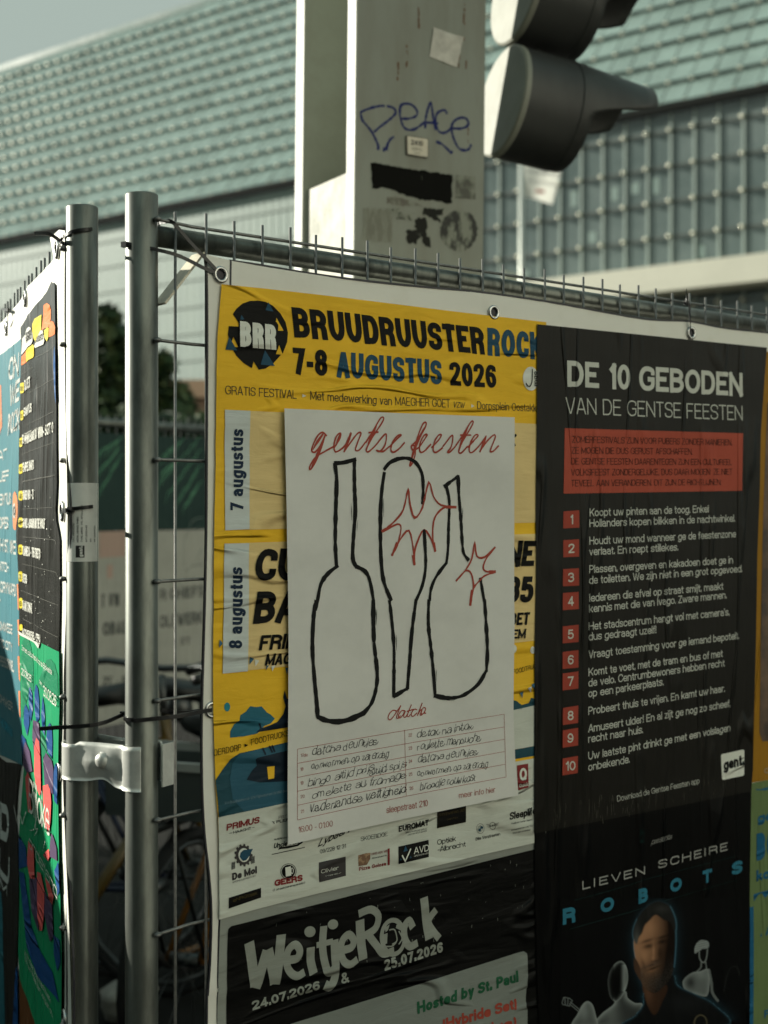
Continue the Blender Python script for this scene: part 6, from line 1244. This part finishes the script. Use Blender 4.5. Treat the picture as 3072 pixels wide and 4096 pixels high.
brn = sheet(surfL(.0014), [('C3', 205, 1700), ('C3', 205, 2500)], [('C3', 620, 1500), ('C3', 620, 2600)], 0, 'brown_poster', paper('poster_brown', (.16, .06, .02), .5, 'v'), 'brown poster corner showing under the torn green poster')
vio = sheet(SD, [('C1', 224, 1742), ('C2', 228, 400), ('C2', 236, 900), ('C2', 262, 1400), ('C2', 250, 1600), ('C3', 190, 330), ('C3', 200, 1000), ('C3', 192, 1500), ('C3', 212, 1770), ('C3', 300, 1980), ('C3', 420, 2400)], [('C2', 655, 158), ('C2', 662, 800), ('C2', 650, 1400), ('C3', 580, 0), ('C3', 592, 700), ('C3', 605, 1500), ('C3', 600, 2100), ('C3', 602, 2400)], 0, 'green_poster', paper('poster_green', (.010, .30, .125), .42, 'v', bump=.2), 'torn green poster with blue and coral petals on the left banner', top=[('C2', 560, 105), ('C2', 470, 62), ('C2', 455, 118), ('C2', 400, 50), ('C2', 330, 10)])
A = Art(SD); A.poly('C2', [(245, 200), (260, 40), (290, 0), (330, 10), (355, 120), (375, 300), (375, 600), (330, 560), (250, 900)]); A.poly('C2', [(420, 520), (480, 380), (530, 250), (575, 235), (620, 290), (650, 420), (655, 700), (560, 640)]); A.poly('C2', [(445, 1030), (520, 1150), (530, 1250), (470, 1340), (450, 1200)]); A.build('dark_green_print', paper('petal_dark_green', (.008, .20, .095), .45), vio)
A = Art(SD, 2)
for q in ([(330, 560), (342, 545), (362, 620), (365, 800), (345, 935), (328, 850), (322, 680)], [(405, 512), (430, 560), (445, 700), (440, 900), (405, 950), (385, 800), (388, 600)], [(487, 645), (508, 750), (515, 900), (505, 1090), (475, 1030), (468, 850)], [(290, 735), (325, 830), (328, 950), (300, 1090), (272, 950), (275, 800)], [(568, 940), (592, 1000), (598, 1150), (590, 1350), (545, 1270), (525, 1150), (540, 1000)], [(245, 1070), (285, 1120), (300, 1200), (262, 1330), (240, 1200)], [(630, 1390), (650, 1420), (648, 1850), (610, 1800), (595, 1560)]): A.poly('C2', q)
A.poly('C3', [(195, 340), (265, 470), (280, 650), (200, 680)]); A.poly('C3', [(540, 700), (592, 600), (600, 900), (575, 950)]); A.poly('C3', [(530, 1330), (590, 1380), (600, 1600), (570, 1690), (530, 1520)]); A.poly('C3', [(200, 700), (250, 720), (330, 1250), (420, 1500), (520, 1700), (590, 2000), (400, 1750), (290, 1450)]); A.build('blue_print', paper('petal_blue', (.012, .075, .24), .45), vio)
A = Art(SD, 3)
for q in ([(370, 910), (435, 940), (445, 1100), (450, 1400), (380, 1350), (360, 1100)], [(285, 1150), (330, 1260), (360, 1480), (300, 1500), (262, 1400), (265, 1280)], [(525, 1270), (590, 1360), (610, 1450), (600, 1740), (500, 1620), (485, 1350)]): A.poly('C2', q)
A.poly('C3', [(520, 320), (575, 470), (580, 600), (500, 560), (500, 440)]); A.poly('C3', [(450, 900), (520, 1040), (530, 1350), (500, 1400), (440, 1100)]); A.poly('C3', [(300, 780), (385, 760), (395, 1100), (400, 1300), (330, 1100)]); A.build('purple_print', paper('petal_purple', (.10, .065, .13), .45), vio)
A = Art(SD, 4)
for q in ([(410, 1108), (438, 1150), (450, 1300), (455, 1700), (440, 1755), (400, 1640), (380, 1500), (385, 1200)], [(312, 1482), (335, 1550), (345, 1800), (360, 1950), (320, 1930), (298, 1700), (290, 1550)], [(485, 1640), (550, 1622), (575, 1680), (585, 1820), (575, 2050), (545, 2190), (510, 2100), (490, 1850)]): A.poly('C2', q)
A.poly('C3', [(290, 400), (340, 470), (355, 780), (310, 770), (282, 620)]); A.poly('C3', [(380, 705), (410, 720), (450, 900), (445, 1150), (432, 1290), (415, 1290), (390, 1150)]); A.poly('C3', [(455, 760), (500, 830), (545, 950), (530, 1035), (500, 1000)]); A.poly('C3', [(430, 540), (495, 480), (500, 560), (485, 600)]); A.build('coral_print', paper('petal_coral', (.78, .12, .11), .45), vio)
A = Art(SD, 5)
for t, v, bl, br_2, tl, wd in (('Zomers cultuurfestival op de Bijlokesite', 'C2', (270, 135), (610, 412), (270, 78), .14), ('van', 'C2', (243, 300), (264, 316), (243, 268), .14), ('20.08.26', 'C2', (267, 412), (368, 500), (268, 332), .15), ('t.e.m.', 'C2', (467, 500), (508, 545), (467, 455), .15), ('30.08.26', 'C2', (517, 645), (655, 770), (517, 522), .15), ('Bijloke', 'C2', (330, 1925), (570, 2215), (328, 1545), .11), ('W', 'C3', (150, 190), (272, 260), (150, 40), .16), ('onderland', 'C3', (300, 452), (585, 985), (300, 330), .10), ('onder meer Bloso, Nachtwerk', 'C3', (282, 1510), (520, 2010), (282, 1455), .12), ('Tibo Nachtegael, Bart Jong en cru', 'C3', (282, 1560), (540, 2150), (282, 1510), .12)): A.text(t, v, bl, br_2, tl, wd, .14)
A.stroke('C3', [(310, 300), (345, 290), (350, 260), (360, 285), (385, 285), (350, 350)], 10, 4); A.stroke('C3', [(460, 405), (430, 505)], 9, 3); A.build('white_print', MATS['programme_white'], vio)
A = Art(SD, 4); A.poly('C1', [(222, 1725), (300, 1770), (400, 1835), (470, 1860), (452, 1918), (400, 1855), (330, 1815), (235, 1765)]); A.build('torn_edge', MATS['programme_white'], vio)
S_ = surfL(.0026)
drk = sheet(S_, [('C2', 225, 1400), ('C2', 190, 1640), ('C3', 150, 200), ('C3', 165, 300), ('C3', 186, 600), ('C3', 192, 1100), ('C3', 170, 1700), ('C3', 130, 2400)], [('C2', -420, 1000), ('C3', -400, 2400)], 0, 'dark_poster', paper('poster_dark', (.028, .024, .020), .5, 'v'), 'dark brown poster with white letters in the bottom left corner', top=[('C2', -100, 1250), ('C2', 60, 1380)])
A = Art(S_)
for t, v, bl, br_2, tl in (('ND', 'C3', (-70, 330), (88, 440), (-70, -20)), ('EU', 'C3', (-80, 640), (100, 860), (-80, 380)), ('BAM', 'C3', (-90, 740), (80, 950), (-90, 640))): A.text(t, v, bl, br_2, tl, .28, .08)
A.build('lettering', MATS['teal_white'], drk)
A = Art(S_); A.poly('C3', [(-300, 800), (20, 900), (38, 1080), (45, 1600), (60, 2400), (-300, 2400)]); A.build('teal_field', paper('dark_teal', (.03, .16, .20), .5), drk)
A = Art(S_, 2); A.poly('C3', [(170, 1660), (190, 1640), (196, 2400), (120, 2400)]); A.build('blue_field', paper('petal_blue', (.012, .075, .24), .45), drk)
